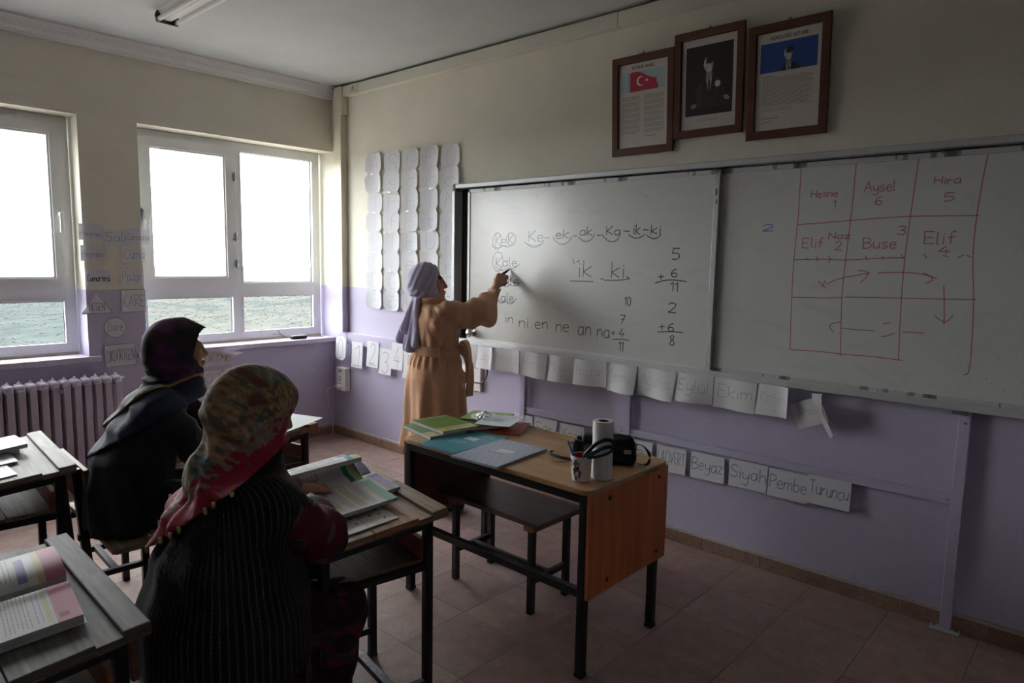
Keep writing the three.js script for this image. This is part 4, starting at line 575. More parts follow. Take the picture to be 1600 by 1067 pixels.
// ---------------------------------------------------------------- the teacher's desk and its bench
{
  const t = thing('teachers_desk', 'teacher\'s desk with orange wood end panel and black steel frame', 'desk'), X0 = 2.825, X1 = 3.9, Z0 = 0.88, Z1 = 1.465, Y = 0.755;
  const s = new THREE.Shape(), r = 0.045, w = X1 - X0 + 0.012, d = Z1 - Z0; s.moveTo(r, 0); s.lineTo(w - r, 0); s.quadraticCurveTo(w, 0, w, r); s.lineTo(w, d - r); s.quadraticCurveTo(w, d, w - r, d); s.lineTo(r, d); s.quadraticCurveTo(0, d, 0, d - r); s.lineTo(0, r); s.quadraticCurveTo(0, 0, r, 0);
  part('tabletop', uvM(new THREE.ExtrudeGeometry(s, { depth: 0.017, bevelEnabled: true, bevelSize: 0.003, bevelThickness: 0.0025, bevelSegments: 2, curveSegments: 8 }).rotateX(Math.PI / 2).translate(X0, Y - 0.0025, Z0)), M.tableTop, t);
  part('edge_band', join([tube([[X0 + 0.06, Y + 0.002, Z0 - 0.004], [3.1, Y + 0.006, Z0 - 0.007], [3.3, Y + 0.003, Z0 - 0.002], [3.6, Y, Z0 - 0.004], [3.84, Y - 0.004, Z0 - 0.004]], 0.005, 40, 6)]), std({ map: wood(196, 160, 98, 40, 57), roughness: 0.5 }), t, 'pale edge band lifting from the back of the top');
  part('broken_edge', join([rbox(X1 + 0.004, X1 + 0.016, Y - 0.02, Y - 0.004, Z0 + 0.08, Z0 + 0.20, 0.003), rbox(X1 + 0.002, X1 + 0.014, Y - 0.018, Y - 0.001, Z0 + 0.24, Z0 + 0.30, 0.003)]), std({ map: speck(150, 140, 120, 70, 60, 10, 58), roughness: 0.8 }), t);
  for (const [x, z] of [[2.85, 1.44], [3.879, 1.44], [2.85, 0.925], [3.879, 0.925]]) { const l = part('leg', bar([x, 0.0, z], [x, Y - 0.022, z], 0.034), M.black, t); part('foot_cap', rbox(x - 0.019, x + 0.019, 0, 0.016, z - 0.019, z + 0.019, 0.003), M.blackPlastic, l); }
  for (const z of [1.44, 0.925]) part('top_rail', bar([X0 + 0.02, Y - 0.04, z], [X1 - 0.02, Y - 0.04, z], 0.03, 0.036), M.black, t);
  for (const x of [2.85, 3.879]) part('top_rail', bar([x, Y - 0.04, 0.92], [x, Y - 0.04, 1.44], 0.03, 0.036), M.black, t);
  part('stretcher', bar([2.85, 0.335, 1.435], [3.879, 0.335, 1.435], 0.032), M.black, t);
  const e = part('end_panel', rbox(3.898, 3.914, 0.325, 0.738, 0.884, 1.456, 0.002), M.orangeWood, t, 'orange wood end panel');
  for (const [y, z] of [[0.70, 0.96], [0.70, 1.33], [0.37, 0.96], [0.37, 1.33]]) part('bolt', cyl(0.009, 0.008, 0.004, 14).rotateZ(-Math.PI / 2).translate(3.914, y, z), M.blackPlastic, e);
  part('end_panel', rbox(2.812, 2.828, 0.325, 0.735, 0.9, 1.45, 0.002), M.brownPanel, t, 'dark brown end panel');
  const b = thing('low_bench', 'dark wooden bench with black legs pushed under the teacher\'s desk', 'bench', [3.168, 0, 1.09], 0);
  part('seat', rbox(-0.338, 0.338, 0.425, 0.45, -0.165, 0.165, 0.005), M.benchDark, b);
  for (const x of [-0.238, 0.262]) {
    for (const z of [0.125, -0.13]) part('leg', bar([x, 0, z], [x, 0.424, z], 0.03), M.black, b);
    part('low_stretcher', bar([x, 0.155, 0.125], [x, 0.155, -0.13], 0.026), M.black, b); part('seat_bar', bar([x, 0.40, 0.125], [x, 0.40, -0.13], 0.026), M.black, b);
    part('wedge', rbox(x - 0.03, x + 0.03, 0.395, 0.424, 0.10, 0.155, 0.006), M.edgeWood, b);
  }
  part('long_stretcher', bar([-0.238, 0.155, 0.0], [0.262, 0.155, 0.0], 0.026), M.black, b);
}
// ---------------------------------------------------------------- books and papers
const pageTex = (draw, w = 300, h = 400, bg = '#e6e7e8') => ctex(w, h, (x) => { x.fillStyle = bg; x.fillRect(0, 0, w, h); draw(x, w, h); });
const textLines = (x, x0, x1, y0, y1, n, c, lw = 2) => { for (let i = 0; i < n; i++) { const y = y0 + (y1 - y0) * i / Math.max(1, n - 1); let a = x0; const end = x1 - (i % 4 === 3 ? (x1 - x0) * 0.35 * rnd() : 4); while (a < end) { const b = Math.min(end, a + rr(6, 24)); x.fillStyle = c; x.fillRect(a, y, b - a, lw); a = b + 4; } } };
// a closed book: cover boards front and back, spine, page block; lies on y = 0, w across x, d along z
function book(name, label, cat, pos, turn, w, d, th, cover, side, coverTex, group, tilt) {
  const t = thing(name, label, cat, pos, turn, group);
  if (tilt !== undefined) { t.rotation.order = 'YXZ'; t.rotation.x = tilt; }
  const c = 0.0012;
  part('page_block', rbox(-w / 2 + 0.002, w / 2 - 0.003, c, th - c, -d / 2 + 0.003, d / 2 - 0.003, 0.0005, 1), M.paperEdge, t);
  part('cover', join([rbox(-w / 2, w / 2, 0, c, -d / 2, d / 2, 0.0004, 1), rbox(-w / 2, w / 2, th - c, th, -d / 2, d / 2, 0.0004, 1), side === 0 ? rbox(-w / 2, -w / 2 + c, 0, th, -d / 2, d / 2, 0.0004, 1) : rbox(w / 2 - c, w / 2, 0, th, -d / 2, d / 2, 0.0004, 1)]), cover, t);
  if (coverTex) { const g = new THREE.PlaneGeometry(w - 0.001, d - 0.001).rotateX(-Math.PI / 2).translate(0, th + 0.0003, 0); part('cover_print', g, phy({ map: coverTex, roughness: 0.4, clearcoat: 0.3, clearcoatRoughness: 0.3 }), t); }
  return t;
}
// an open book: right page nearly flat, left page rising in a curl; spine along z at x = 0
function openBook(label, pos, turn, tilt, w, d, th, curl, texL, texR, cover, leftLow = 0) {
  const t = thing('open_book', label, 'book', pos, turn, null); t.rotation.order = 'YXZ'; t.rotation.x = tilt;
  const N = 22, prof = (s, sgn) => sgn > 0 ? th * (0.35 + 0.65 * Math.sqrt(Math.min(1, s * 5))) + 0.006 * Math.exp(-((s - 0.16) ** 2) / 0.01) - 0.002 * s : th * 0.35 + curl(s);
  const strip = (sgn, tex, name) => {
    const g = new THREE.PlaneGeometry(1, 1, N, 4), p = g.attributes.position, uv = g.attributes.uv;
    for (let i = 0; i < p.count; i++) { const s = uv.getX(i), v = uv.getY(i), q = sgn > 0 ? s : 1 - s; const [ox, oy] = sgn > 0 ? [q * w, prof(q, 1)] : Array.isArray(curl(q)) ? [-curl(q)[0], th * 0.35 + curl(q)[1]] : [-q * w, prof(q, -1)]; p.setXYZ(i, ox, oy, (0.5 - v) * d); }
    g.computeVertexNormals(); return part(name, g, phy({ map: tex, roughness: 0.6, side: THREE.DoubleSide, specularIntensity: 0.5 }), t);
  };
  strip(1, texR, 'right_page'); strip(-1, texL, 'left_page');
  const sideShape = (sgn) => { const s = new THREE.Shape(); s.moveTo(0, 0.001); for (let i = 0; i <= N; i++) { const q = i / N, c = curl(q); const [X, Y] = sgn > 0 ? [q * w, prof(q, 1) - 0.0006] : Array.isArray(c) ? [-c[0], th * 0.35 + c[1] - 0.0008] : [-q * w, prof(q, -1) - 0.0006]; s.lineTo(X, Y); } if (sgn > 0) s.lineTo(w, 0.001); else for (let i = N; i >= 0; i--) { const q = i / N, c = curl(q), [X, Y] = Array.isArray(c) ? [-c[0], th * 0.35 + c[1]] : [-q * w, 0]; s.lineTo(X * 0.985, Array.isArray(c) ? Math.max(0.001, Y - th * (0.8 + 0.4 * q)) : 0.001); } return uvM(new THREE.ExtrudeGeometry(s, { depth: d - 0.002, bevelEnabled: false }).translate(0, 0, -d / 2 + 0.001)); };
  part('page_block', sideShape(1), M.paperEdge, t); part('page_block', sideShape(-1), M.paperEdge, t);
  part('cover', join([rbox(-w * leftLow, w + 0.004, 0, 0.0012, -d / 2 - 0.003, d / 2 + 0.003, 0.0004, 1)]), cover, t);
  return t;
}
const col = (c, r = 0.45) => std({ color: c, roughness: r });
{ // on the teacher's desk
  const Y = 0.7556;
  const greenT = pageTex((x, w, h) => { for (let i = 0; i < 900; i++) { x.fillStyle = `rgba(${60 + rnd() * 70},${100 + rnd() * 60},${20 + rnd() * 30},.8)`; x.beginPath(); x.ellipse(rr(0, w), rr(h * 0.24, h), rr(3, 10), rr(2, 5), rr(0, 3), 0, 7); x.fill(); } x.fillStyle = '#b5b06a'; x.fillRect(0, 0, w, h * 0.24); x.fillStyle = '#5c6a2c'; write(x, 'Türkçe', w * 0.18, h * 0.17, w * 0.6, h * 0.07, 5, '#56702c'); x.fillStyle = '#c9c4b4'; x.fillRect(0, h * 0.93, w, h * 0.03); }, 256, 340, '#54751f');
  book('textbook', 'lower green textbook with white pages at the desk corner, under another', 'book', [2.842, Y, 1.285], -1.78, 0.205, 0.285, 0.018, col(0x5f7a3e), 0, pageTex((x, w, h) => { x.fillStyle = '#b9b88a'; x.fillRect(0, 0, w, h * 0.3); }, 64, 64, '#5b7d47'), 'green textbooks on the teacher\'s desk');
  book('textbook', 'upper green textbook with leaf-green cover on the desk corner stack', 'book', [2.85, Y + 0.0185, 1.225], -1.72, 0.21, 0.29, 0.017, col(0x6f7f35), 0, greenT, 'green textbooks on the teacher\'s desk');
  book('textbook', 'dark green textbook lying behind the green textbook stack', 'book', [2.92, Y + 0.0074, 1.06], -1.95, 0.16, 0.2, 0.02, col(0x1f3a2c), 0, null, 'green textbooks on the teacher\'s desk');
  const magT = pageTex((x, w, h) => { x.fillStyle = '#dde3d6'; x.beginPath(); x.ellipse(w * 0.5, h * 0.6, w * 0.42, h * 0.27, 0, 0, 7); x.fill(); x.fillStyle = '#4c4a48'; x.beginPath(); x.ellipse(w * 0.5, h * 0.58, w * 0.36, h * 0.2, 0, 0, 7); x.fill(); for (let i = 0; i < 40; i++) { x.fillStyle = ['#8a8078', '#2c2a2a', '#a59a90'][i % 3]; x.beginPath(); x.ellipse(w * rr(0.25, 0.75), h * rr(0.46, 0.7), 9, 7, 0, 0, 7); x.fill(); } write(x, 'Hayat', w * 0.2, h * 0.18, w * 0.55, h * 0.08, 5, '#e9eed8'); }, 256, 340, '#7da046');
  book('red_folder', 'orange red folder under white paper on the teacher\'s desk', 'folder', [3.03, Y, 0.99], 0.5, 0.235, 0.255, 0.007, col(0xb5472f), 0);
  book('magazine', 'green school magazine with a dark oval photo on the cover', 'magazine', [2.885, Y + 0.029, 0.955], -1.15, 0.2, 0.235, 0.005, col(0x7da046), 0, magT).rotation.z = 0.0;
  const wp = one('paper', sheetGeo(rectO(0.185, 0.235), (a, b) => 0.004 + 0.3 * a * a + 0.1 * b * b, [0, 0, 1, 1], 5).rotateX(-Math.PI / 2), phy({ color: 0xdfe3e8, roughness: 0.8, side: THREE.DoubleSide }), 'loose white sheet of paper over the red folder', 'paper', null, [3.015, Y + 0.034, 1.0], 0.42);
  const pb = new THREE.IcosahedronGeometry(0.05, 4); { const p = pb.attributes.position; for (let i = 0; i < p.count; i++) { const v = V(p.getX(i), p.getY(i), p.getZ(i)), n = v.clone().normalize(), k = 0.6 + 0.55 * Math.abs(fbm(n.x * 3 + 7, n.y * 3 + n.z * 4 + 3, 77, 0, 3) - 0.5) * 2; v.multiplyScalar(k); p.setXYZ(i, v.x * 1.3, v.y * 0.7 + 0.022, v.z); } pb.computeVertexNormals(); }
  one('plastic_wrap', pb, phy({ color: 0xeef2f4, transmission: 0.75, roughness: 0.15, thickness: 0, side: THREE.DoubleSide }), 'crumpled clear plastic wrap between the green books', 'plastic wrap', null, [2.925, Y + 0.022, 1.02]);
  one('eraser', rbox(-0.03, 0.03, 0, 0.028, -0.02, 0.02, 0.006, 3), M.blackPlastic, 'small black board eraser at the back edge of the desk', 'eraser', null, [2.885, Y, 0.905], 0.4);
  const tealT = pageTex((x, w, h) => { for (let i = 0; i < 22; i++) { x.fillStyle = `rgba(60,160,178,${rr(0.1, 0.3)})`; x.beginPath(); x.ellipse(rr(0, w), rr(0, h), rr(8, 30), rr(8, 26), 0, 0, 7); x.fill(); } x.fillStyle = '#c9d6d8'; x.fillRect(w * 0.36, h * 0.3, w * 0.3, h * 0.13); textLines(x, w * 0.24, w * 0.66, h * 0.52, h * 0.62, 3, 'rgba(214,224,222,.75)', 6); textLines(x, w * 0.5, w * 0.82, h * 0.1, h * 0.15, 2, 'rgba(214,224,222,.75)', 5); }, 256, 360, '#1b8396');
  book('workbook', 'teal covered workbook overhanging the front of the teacher\'s desk', 'workbook', [3.09, Y, 1.318], 0.03, 0.235, 0.36, 0.008, col(0x1a7d90), 0, tealT, 'workbooks on the teacher\'s desk');
  const greyT = pageTex((x, w, h) => { for (let i = -20; i < 60; i++) { x.strokeStyle = i % 3 ? 'rgba(120,128,150,.35)' : 'rgba(196,200,214,.5)'; x.lineWidth = 2; x.beginPath(); x.moveTo(i * 12, 0); x.lineTo(i * 12 + h * 0.5, h); x.stroke(); x.strokeStyle = 'rgba(110,120,146,.3)'; x.beginPath(); x.moveTo(i * 12, 0); x.lineTo(i * 12 - h * 0.5, h); x.stroke(); } x.fillStyle = 'rgba(220,224,232,.7)'; x.fillRect(w * 0.4, h * 0.38, w * 0.3, h * 0.1); textLines(x, w * 0.3, w * 0.7, h * 0.55, h * 0.56, 1, '#3c4254', 5); textLines(x, w * 0.3, w * 0.62, h * 0.5, h * 0.52, 1, 'rgba(230,232,238,.9)', 6); }, 256, 360, '#9aa2b6');
  book('workbook', 'grey blue patterned workbook beside the teal workbook', 'workbook', [3.338, Y, 1.338], 0.09, 0.255, 0.365, 0.009, col(0x8b93a8), 0, greyT, 'workbooks on the teacher\'s desk');
  // pen cup with what stands in it
  const cx = 3.805, cz = 1.372, cup = thing('pen_cup', 'white cup printed with dark flowers at the desk corner', 'cup', [cx, Y, cz], 0);
  const cupT = ctex(512, 128, (x, w, h) => { x.fillStyle = '#dcdad8'; x.fillRect(0, 0, w, h); seed = 91; for (let i = 0; i < 20; i++) { const a = w * (0.02 + 0.2 * rnd()) , b = h * rr(0.2, 0.88), r = rr(5, 12); for (const sh of [0, 0.5]) { for (let k = 0; k < 6; k++) { x.fillStyle = i % 5 === 0 ? '#7c1a34' : '#26242a'; x.beginPath(); x.ellipse(a + sh * w + r * 0.8 * Math.cos(k * 1.05), b + r * 0.8 * Math.sin(k * 1.05), r * 0.55, r * 0.5, 0, 0, 7); x.fill(); } x.fillStyle = '#b8b0b4'; x.beginPath(); x.arc(a + sh * w, b, r * 0.3, 0, 7); x.fill(); } } });
  const wallC = part('cup_wall', new THREE.CylinderGeometry(0.043, 0.034, 0.098, 40, 1, true).translate(0, 0.051, 0), phy({ map: cupT, roughness: 0.35, side: THREE.DoubleSide }), cup); wallC.rotation.y = 2.35;
  part('cup_lining', join([new THREE.CylinderGeometry(0.0405, 0.032, 0.094, 40, 1, true).translate(0, 0.051, 0), cyl(0.033, 0.033, 0.004, 32)]), std({ color: 0xb02038, roughness: 0.4, side: THREE.DoubleSide }), cup, 'deep pink inside of the cup');
  part('cup_rim', new THREE.TorusGeometry(0.042, 0.0016, 8, 40).rotateX(Math.PI / 2).translate(0, 0.0995, 0), M.white, cup);
  const pen = (name, label, cat, c, a, b, r, cap) => { const t = thing(name, label, cat, [cx, Y, cz]); part('barrel', tube([a, [(a[0] + b[0]) / 2, (a[1] + b[1]) / 2, (a[2] + b[2]) / 2], b], r, 8, 10), col(c, 0.3), t); const d = V(...b).sub(V(...a)).normalize().multiplyScalar(cap); part('pen_end', tube([b, [b[0] + d.x / 2, b[1] + d.y / 2, b[2] + d.z / 2], [b[0] + d.x, b[1] + d.y, b[2] + d.z]], r * 0.8, 4, 10), col(c, 0.3), t); };
  pen('blue_pen', 'blue ballpoint pen leaning left in the flowered cup', 'pen', 0x2f6fd0, [0.0, 0.012, 0.0], [-0.038, 0.145, 0.034], 0.0042, 0.012);
  pen('red_pen', 'red pen standing upright in the flowered cup', 'pen', 0xc01c30, [0.005, 0.012, -0.01], [0.01, 0.122, -0.012], 0.005, 0.008);
  pen('red_marker', 'short red marker beside the upright red pen in the cup', 'marker', 0xa81a30, [0.01, 0.012, 0.01], [0.016, 0.108, 0.014], 0.006, 0.006);
  const sc = thing('scissors', 'scissors with dark teal handles standing in the flowered cup', 'scissors', [cx, Y, cz]);
  const hd = std({ color: 0x10252d, roughness: 0.35 }), hd2 = std({ color: 0x174650, roughness: 0.3 });
  part('handle', tube([[0.02, 0.10, 0.012], [0.042, 0.13, 0.006], [0.068, 0.16, -0.012], [0.094, 0.172, -0.032], [0.112, 0.165, -0.046], [0.11, 0.15, -0.044], [0.08, 0.138, -0.02], [0.048, 0.112, 0.0]], 0.0075, 40, 8, true), hd, sc);
  part('handle', tube([[0.026, 0.10, 0.016], [0.055, 0.12, 0.006], [0.088, 0.14, -0.016], [0.11, 0.148, -0.032], [0.118, 0.138, -0.036], [0.106, 0.124, -0.026], [0.074, 0.108, -0.004], [0.042, 0.1, 0.01]], 0.0062, 40, 8, true), hd2, sc);
  part('blades', join([bar([0.0, 0.014, 0.0], [0.022, 0.102, 0.011], 0.01, 0.002), bar([0.004, 0.014, 0.004], [0.028, 0.1, 0.015], 0.01, 0.002)]), M.chrome, sc);
  const roll = thing('paper_roll', 'tall white paper towel roll standing behind the pen cup', 'paper roll', [3.847, Y, 1.292]);
  part('paper', new THREE.LatheGeometry([[0.022, 0], [0.0395, 0], [0.04, 0.002], [0.0405, 0.228], [0.0395, 0.23], [0.034, 0.2305], [0.022, 0.23]].map((q) => new THREE.Vector2(...q)), 40), std({ map: speck(226, 226, 224, 8, 60, 8, 59), bumpMap: bumpFine, bumpScale: 0.001, roughness: 0.9 }), roll);
  part('core', new THREE.CylinderGeometry(0.0222, 0.0222, 0.229, 32, 1, true).translate(0, 0.115, 0), std({ color: 0x8a6f55, roughness: 0.9, side: THREE.DoubleSide }), roll, 'brown cardboard core');
  part('loose_end', rbox(0.018, 0.0205, 0, 0.15, 0.0, 0.036, 0.001).translate(0.0208, 0, -0.012), std({ color: 0xd8d8d6, roughness: 0.9 }), roll);
  // camera and its bag
  const cam = thing('camera', 'black camera lying with its strap on the teacher\'s desk', 'camera', [3.655, Y, 1.115], 0.5);
  part('camera_body', join([rbox(-0.055, 0.055, 0.002, 0.085, -0.028, 0.03, 0.012, 3), rbox(-0.028, 0.022, 0.075, 0.112, -0.03, 0.034, 0.014, 3)]), std({ color: 0x1b1d1f, roughness: 0.5 }), cam);
  part('grip', rbox(-0.066, -0.034, 0.004, 0.088, 0.014, 0.052, 0.012, 3), std({ color: 0x15171a, roughness: 0.7 }), cam);
  part('lens', join([cyl(0.033, 0.033, 0.045, 28).rotateX(Math.PI / 2).translate(0.008, 0.045, 0.024), cyl(0.036, 0.036, 0.015, 28).rotateX(Math.PI / 2).translate(0.008, 0.045, 0.062)]), std({ color: 0x24272a, roughness: 0.35 }), cam);
  part('dial', join([cyl(0.011, 0.011, 0.01, 20).translate(-0.043, 0.086, 0.0), cyl(0.008, 0.008, 0.008, 16).translate(0.04, 0.086, 0.004)]), M.blackPlastic, cam);
  const ribbon = (pts, w, n = 48) => { const c = new THREE.CatmullRomCurve3(pts.map((p) => V(...p))), pos = [], idx = []; for (let i = 0; i <= n; i++) { const p = c.getPoint(i / n), tg = c.getTangent(i / n), s = V(0, 1, 0).cross(tg).normalize(), up = tg.clone().cross(s), k = 0.5 + 0.5 * Math.sin(i / n * 9), e = s.multiplyScalar(k).add(up.multiplyScalar(1 - k)).normalize().multiplyScalar(w / 2), th = 0.001; for (const sg of [-1, 1]) pos.push(p.x + e.x * sg, Math.max(0.001, p.y + e.y * sg), p.z + e.z * sg); if (i < n) { const a = i * 2; idx.push(a, a + 1, a + 2, a + 2, a + 1, a + 3); } } const g = new THREE.BufferGeometry(); g.setAttribute('position', new THREE.Float32BufferAttribute(pos, 3)); g.setIndex(idx); g.computeVertexNormals(); return uvM(g); };
  const strapM = std({ color: 0x141416, roughness: 0.7, side: THREE.DoubleSide });
  part('strap', ribbon([[-0.055, 0.08, 0.0], [-0.09, 0.05, -0.02], [-0.15, 0.014, -0.04], [-0.17, 0.012, 0.0], [-0.12, 0.01, 0.05], [-0.06, 0.008, 0.07], [-0.09, 0.007, 0.1], [-0.14, 0.007, 0.11]], 0.014), strapM, cam);
  const bag = thing('camera_bag', 'small black camera bag with a loop strap on the teacher\'s desk', 'bag', [3.785, Y, 1.075], 0.55);
  { const g = new RoundedBoxGeometry(0.15, 0.12, 0.1, 8, 0.034), p = g.attributes.position; for (let i = 0; i < p.count; i++) { const y = p.getY(i), k = 1 - 0.16 * (y / 0.06 + 1) / 2; p.setX(i, p.getX(i) * k + (y > 0 ? -0.004 : 0)); p.setZ(i, p.getZ(i) * (k + 0.03)); } g.computeVertexNormals(); part('bag_body', uvM(g.translate(0, 0.06, 0)), M.blackCloth, bag); }
  part('zip', tube([[-0.07, 0.088, -0.02], [-0.04, 0.119, 0.0], [0.03, 0.119, 0.0], [0.066, 0.09, 0.01], [0.07, 0.06, 0.012]], 0.0025, 30, 6), std({ color: 0x2b2b2f, roughness: 0.4 }), bag);
  part('strap', ribbon([[0.066, 0.085, 0.0], [0.095, 0.085, 0.01], [0.125, 0.05, 0.02], [0.12, 0.014, 0.024], [0.095, 0.006, 0.02], [0.07, 0.01, 0.01]], 0.012), strapM, bag);
  part('label_patch', rbox(0.02, 0.05, 0.055, 0.072, 0.046, 0.0515, 0.001), std({ color: 0x8a8c90, roughness: 0.5 }), bag);
}
// things lying on the sloping desks
const onDesk = (dk, x, z, up = 0) => { const c = Math.cos(dk.rotation.y), s = Math.sin(dk.rotation.y); return [dk.position.x + x * c + z * s, 0.732 + up - z * Math.tan(TILT) + 0.0008, dk.position.z - x * s + z * c]; };
{
  const lined = (edge, extra) => pageTex((x, w, h) => { const g = edge; x.fillStyle = g[0]; x.fillRect(0, 0, w, h * 0.13); x.fillStyle = g[1]; x.fillRect(0, h * 0.13, w, h * 0.035); for (let b = 0; b < 6; b++) { const y = h * (0.2 + b * 0.13); x.fillStyle = b % 2 ? 'rgba(222,214,180,.6)' : 'rgba(214,220,226,.4)'; x.fillRect(w * 0.06, y, w * 0.88, h * 0.1); textLines(x, w * 0.08, w * 0.92, y + h * 0.015, y + h * 0.085, 4, 'rgba(110,112,118,.75)', 2); } if (extra) extra(x, w, h); });
  const aR = lined(['#8fc4b4', '#d9d8b4']), aL = pageTex((x, w, h) => { x.fillStyle = '#b9cf9e'; x.fillRect(0, 0, w, h * 0.1); x.fillStyle = '#3f9a86'; x.fillRect(0, h * 0.1, w, h * 0.07); x.strokeStyle = '#5a5f86'; x.lineWidth = 3; x.strokeRect(w * 0.35, h * 0.5, w * 0.4, h * 0.2); x.fillStyle = '#a9c6dc'; x.beginPath(); x.ellipse(w * 0.45, h * 0.32, w * 0.16, h * 0.07, 0, 0, 7); x.fill(); x.stroke(); x.fillStyle = '#5b3a48'; x.beginPath(); x.arc(w * 0.4, h * 0.82, w * 0.13, 0, 7); x.fill(); x.fillStyle = '#d8cfd4'; x.beginPath(); x.arc(w * 0.38, h * 0.8, w * 0.05, 0, 7); x.fill(); textLines(x, w * 0.2, w * 0.8, h * 0.55, h * 0.66, 3, 'rgba(120,122,128,.6)'); });
  // curl: the turned pages roll up and over (arc length s of the page)
  const roll = (s) => { const R = 0.055, a = Math.max(0, (s - 0.12) * 0.27 / R), b = Math.min(a, 3.3); return s < 0.12 ? [s * 0.27, 0.01 * s / 0.12] : [0.0324 + R * Math.sin(b) * 1.15 + Math.max(0, a - b) * -0.02, 0.01 + R * (1 - Math.cos(b)) * 0.72]; };
  const pA = (x, z, u) => onDesk(deskA, x, z, u);
  openBook('open workbook with a curled left page by the woman\'s hand', pA(-0.055, 0.055, 0.018), deskA.rotation.y - 0.0, TILT, 0.27, 0.305, 0.014, roll, aL, aR, col(0xd8dad8));
  const bR = lined(['#b8b2d6', '#d9d8c4']);
  openBook('second open workbook lying under the first on the warm brown desk', pA(-0.125, -0.02, 0), deskA.rotation.y + 0.06, TILT, 0.22, 0.29, 0.014, (s) => 0.01 + 0.03 * Math.sin(Math.min(1, s * 1.2) * 2.4), bR, bR, col(0xb6b0d0), 1);
  const pics = pageTex((x, w, h) => { for (let i = 0; i < 15; i++) { x.fillStyle = ['#a86a4e', '#c99a7a', '#6e4236', '#d8b48c', '#5f7478'][i % 5]; const a = w * rr(0.15, 0.85), b = h * rr(0.08, 0.85); x.beginPath(); x.ellipse(a, b, rr(7, 17), rr(5, 12), rr(0, 3), 0, 7); x.fill(); x.beginPath(); x.ellipse(a + 10, b + 6, 7, 5, 0, 0, 7); x.fill(); } x.strokeStyle = '#6c6e78'; x.lineWidth = 2; x.beginPath(); x.moveTo(w * 0.04, h * 0.34); x.lineTo(w * 0.96, h * 0.36); x.moveTo(w * 0.52, 0); x.lineTo(w * 0.5, h * 0.34); x.stroke(); textLines(x, w * 0.1, w * 0.9, h * 0.92, h * 0.96, 2, 'rgba(100,102,110,.7)'); textLines(x, w * 0.1, w * 0.5, h * 0.4, h * 0.42, 2, 'rgba(100,102,110,.7)'); }, 300, 420, '#dcdad4');
  book('picture_booklet', 'thin white picture booklet at the near edge of the warm desk', 'booklet', pA(0.225, 0.105, 0), deskA.rotation.y + 0.02, 0.185, 0.3, 0.004, col(0xd6d4cc), 1, pics, null, TILT);
  // nearest desk
  const nR = pageTex((x, w, h) => { x.fillStyle = '#d48aa2'; x.fillRect(0, 0, w, h * 0.15); x.fillStyle = '#a84a6c'; x.fillRect(w * 0.8, h * 0.07, w * 0.1, h * 0.06); x.fillStyle = '#d6d0b0'; x.fillRect(w * 0.04, h * 0.17, w * 0.92, h * 0.03); x.fillStyle = '#9aa0d0'; textLines(x, w * 0.1, w * 0.9, h * 0.22, h * 0.25, 2, 'rgba(120,126,190,.8)'); textLines(x, w * 0.08, w * 0.92, h * 0.29, h * 0.9, 26, 'rgba(104,108,118,.75)', 2); x.fillStyle = '#d6c9a8'; x.fillRect(w * 0.04, h * 0.62, w * 0.92, h * 0.02); });
  const nL = pageTex((x, w, h) => { x.fillStyle = '#d48aa2'; x.fillRect(0, 0, w, h * 0.13); x.fillStyle = '#e2d6b2'; x.fillRect(0, h * 0.13, w, h * 0.05); x.fillStyle = '#9c9ccc'; x.fillRect(w * 0.3, h * 0.24, w * 0.66, h * 0.06); textLines(x, w * 0.08, w * 0.9, h * 0.34, h * 0.9, 20, 'rgba(104,108,118,.7)', 2); x.fillStyle = '#7c86c0'; x.fillRect(w * 0.5, h * 0.6, w * 0.3, h * 0.05); });
  openBook('open textbook with pink page tops on the nearest grey desk', onDesk(deskN, -0.005, 0.035, 0), deskN.rotation.y - 0.09, TILT, 0.235, 0.33, 0.024, (s) => 0.02 + 0.028 * Math.sin(Math.pow(s, 0.6) * Math.PI * 0.86) - 0.012 * s, nL, nR, col(0xd8d8dc), 1);
  // desk by the radiator
  const gT = pageTex((x, w, h) => { textLines(x, w * 0.1, w * 0.9, h * 0.1, h * 0.9, 22, 'rgba(90,94,104,.7)', 2); x.fillStyle = 'rgba(190,150,176,.5)'; x.fillRect(w * 0.3, h * 0.3, w * 0.4, h * 0.1); }, 200, 260);
  book('textbook', 'thick white textbook lowest on the grey desk by the radiator', 'book', onDesk(deskL, -0.12, 0.05, 0), deskL.rotation.y, 0.2, 0.27, 0.026, col(0xd8dce0), 0, null, 'books on the desk by the radiator', TILT);
  book('textbook', 'white textbook with a faint pink cover atop the radiator desk stack', 'book', onDesk(deskL, -0.075, 0.035, 0.027), deskL.rotation.y + 0.1, 0.2, 0.27, 0.018, col(0xdcdfe4), 0, gT, 'books on the desk by the radiator', TILT);
  book('textbook', 'grey printed booklet slid between two white books by the radiator', 'book', onDesk(deskL, 0.065, 0.075, 0), deskL.rotation.y + 0.04, 0.16, 0.25, 0.012, col(0x9aa0a8), 0, gT, 'books on the desk by the radiator', TILT);
  book('textbook', 'flat pale booklet at the near edge of the radiator desk', 'book', onDesk(deskL, 0.235, 0.105, 0), deskL.rotation.y + 0.08, 0.17, 0.25, 0.006, col(0xd3dcd8), 0, null, 'books on the desk by the radiator', TILT);
  const q = onDesk(deskB, 0.25, -0.02, 0.012); const sh = one('paper', sheetGeo(rectO(0.28, 0.40), (a, b) => 0.004 + 0.18 * Math.max(0, b) * Math.max(0, b) + 0.05 * a, [0, 0, 1, 1], 5).rotateX(-Math.PI / 2), phy({ color: 0xe6e9ec, roughness: 0.8, side: THREE.DoubleSide }), 'white sheet of paper jutting over the far desk\'s front corner', 'paper', null, q, 0.16); sh.rotation.order = 'YXZ'; sh.rotation.x = TILT;
}
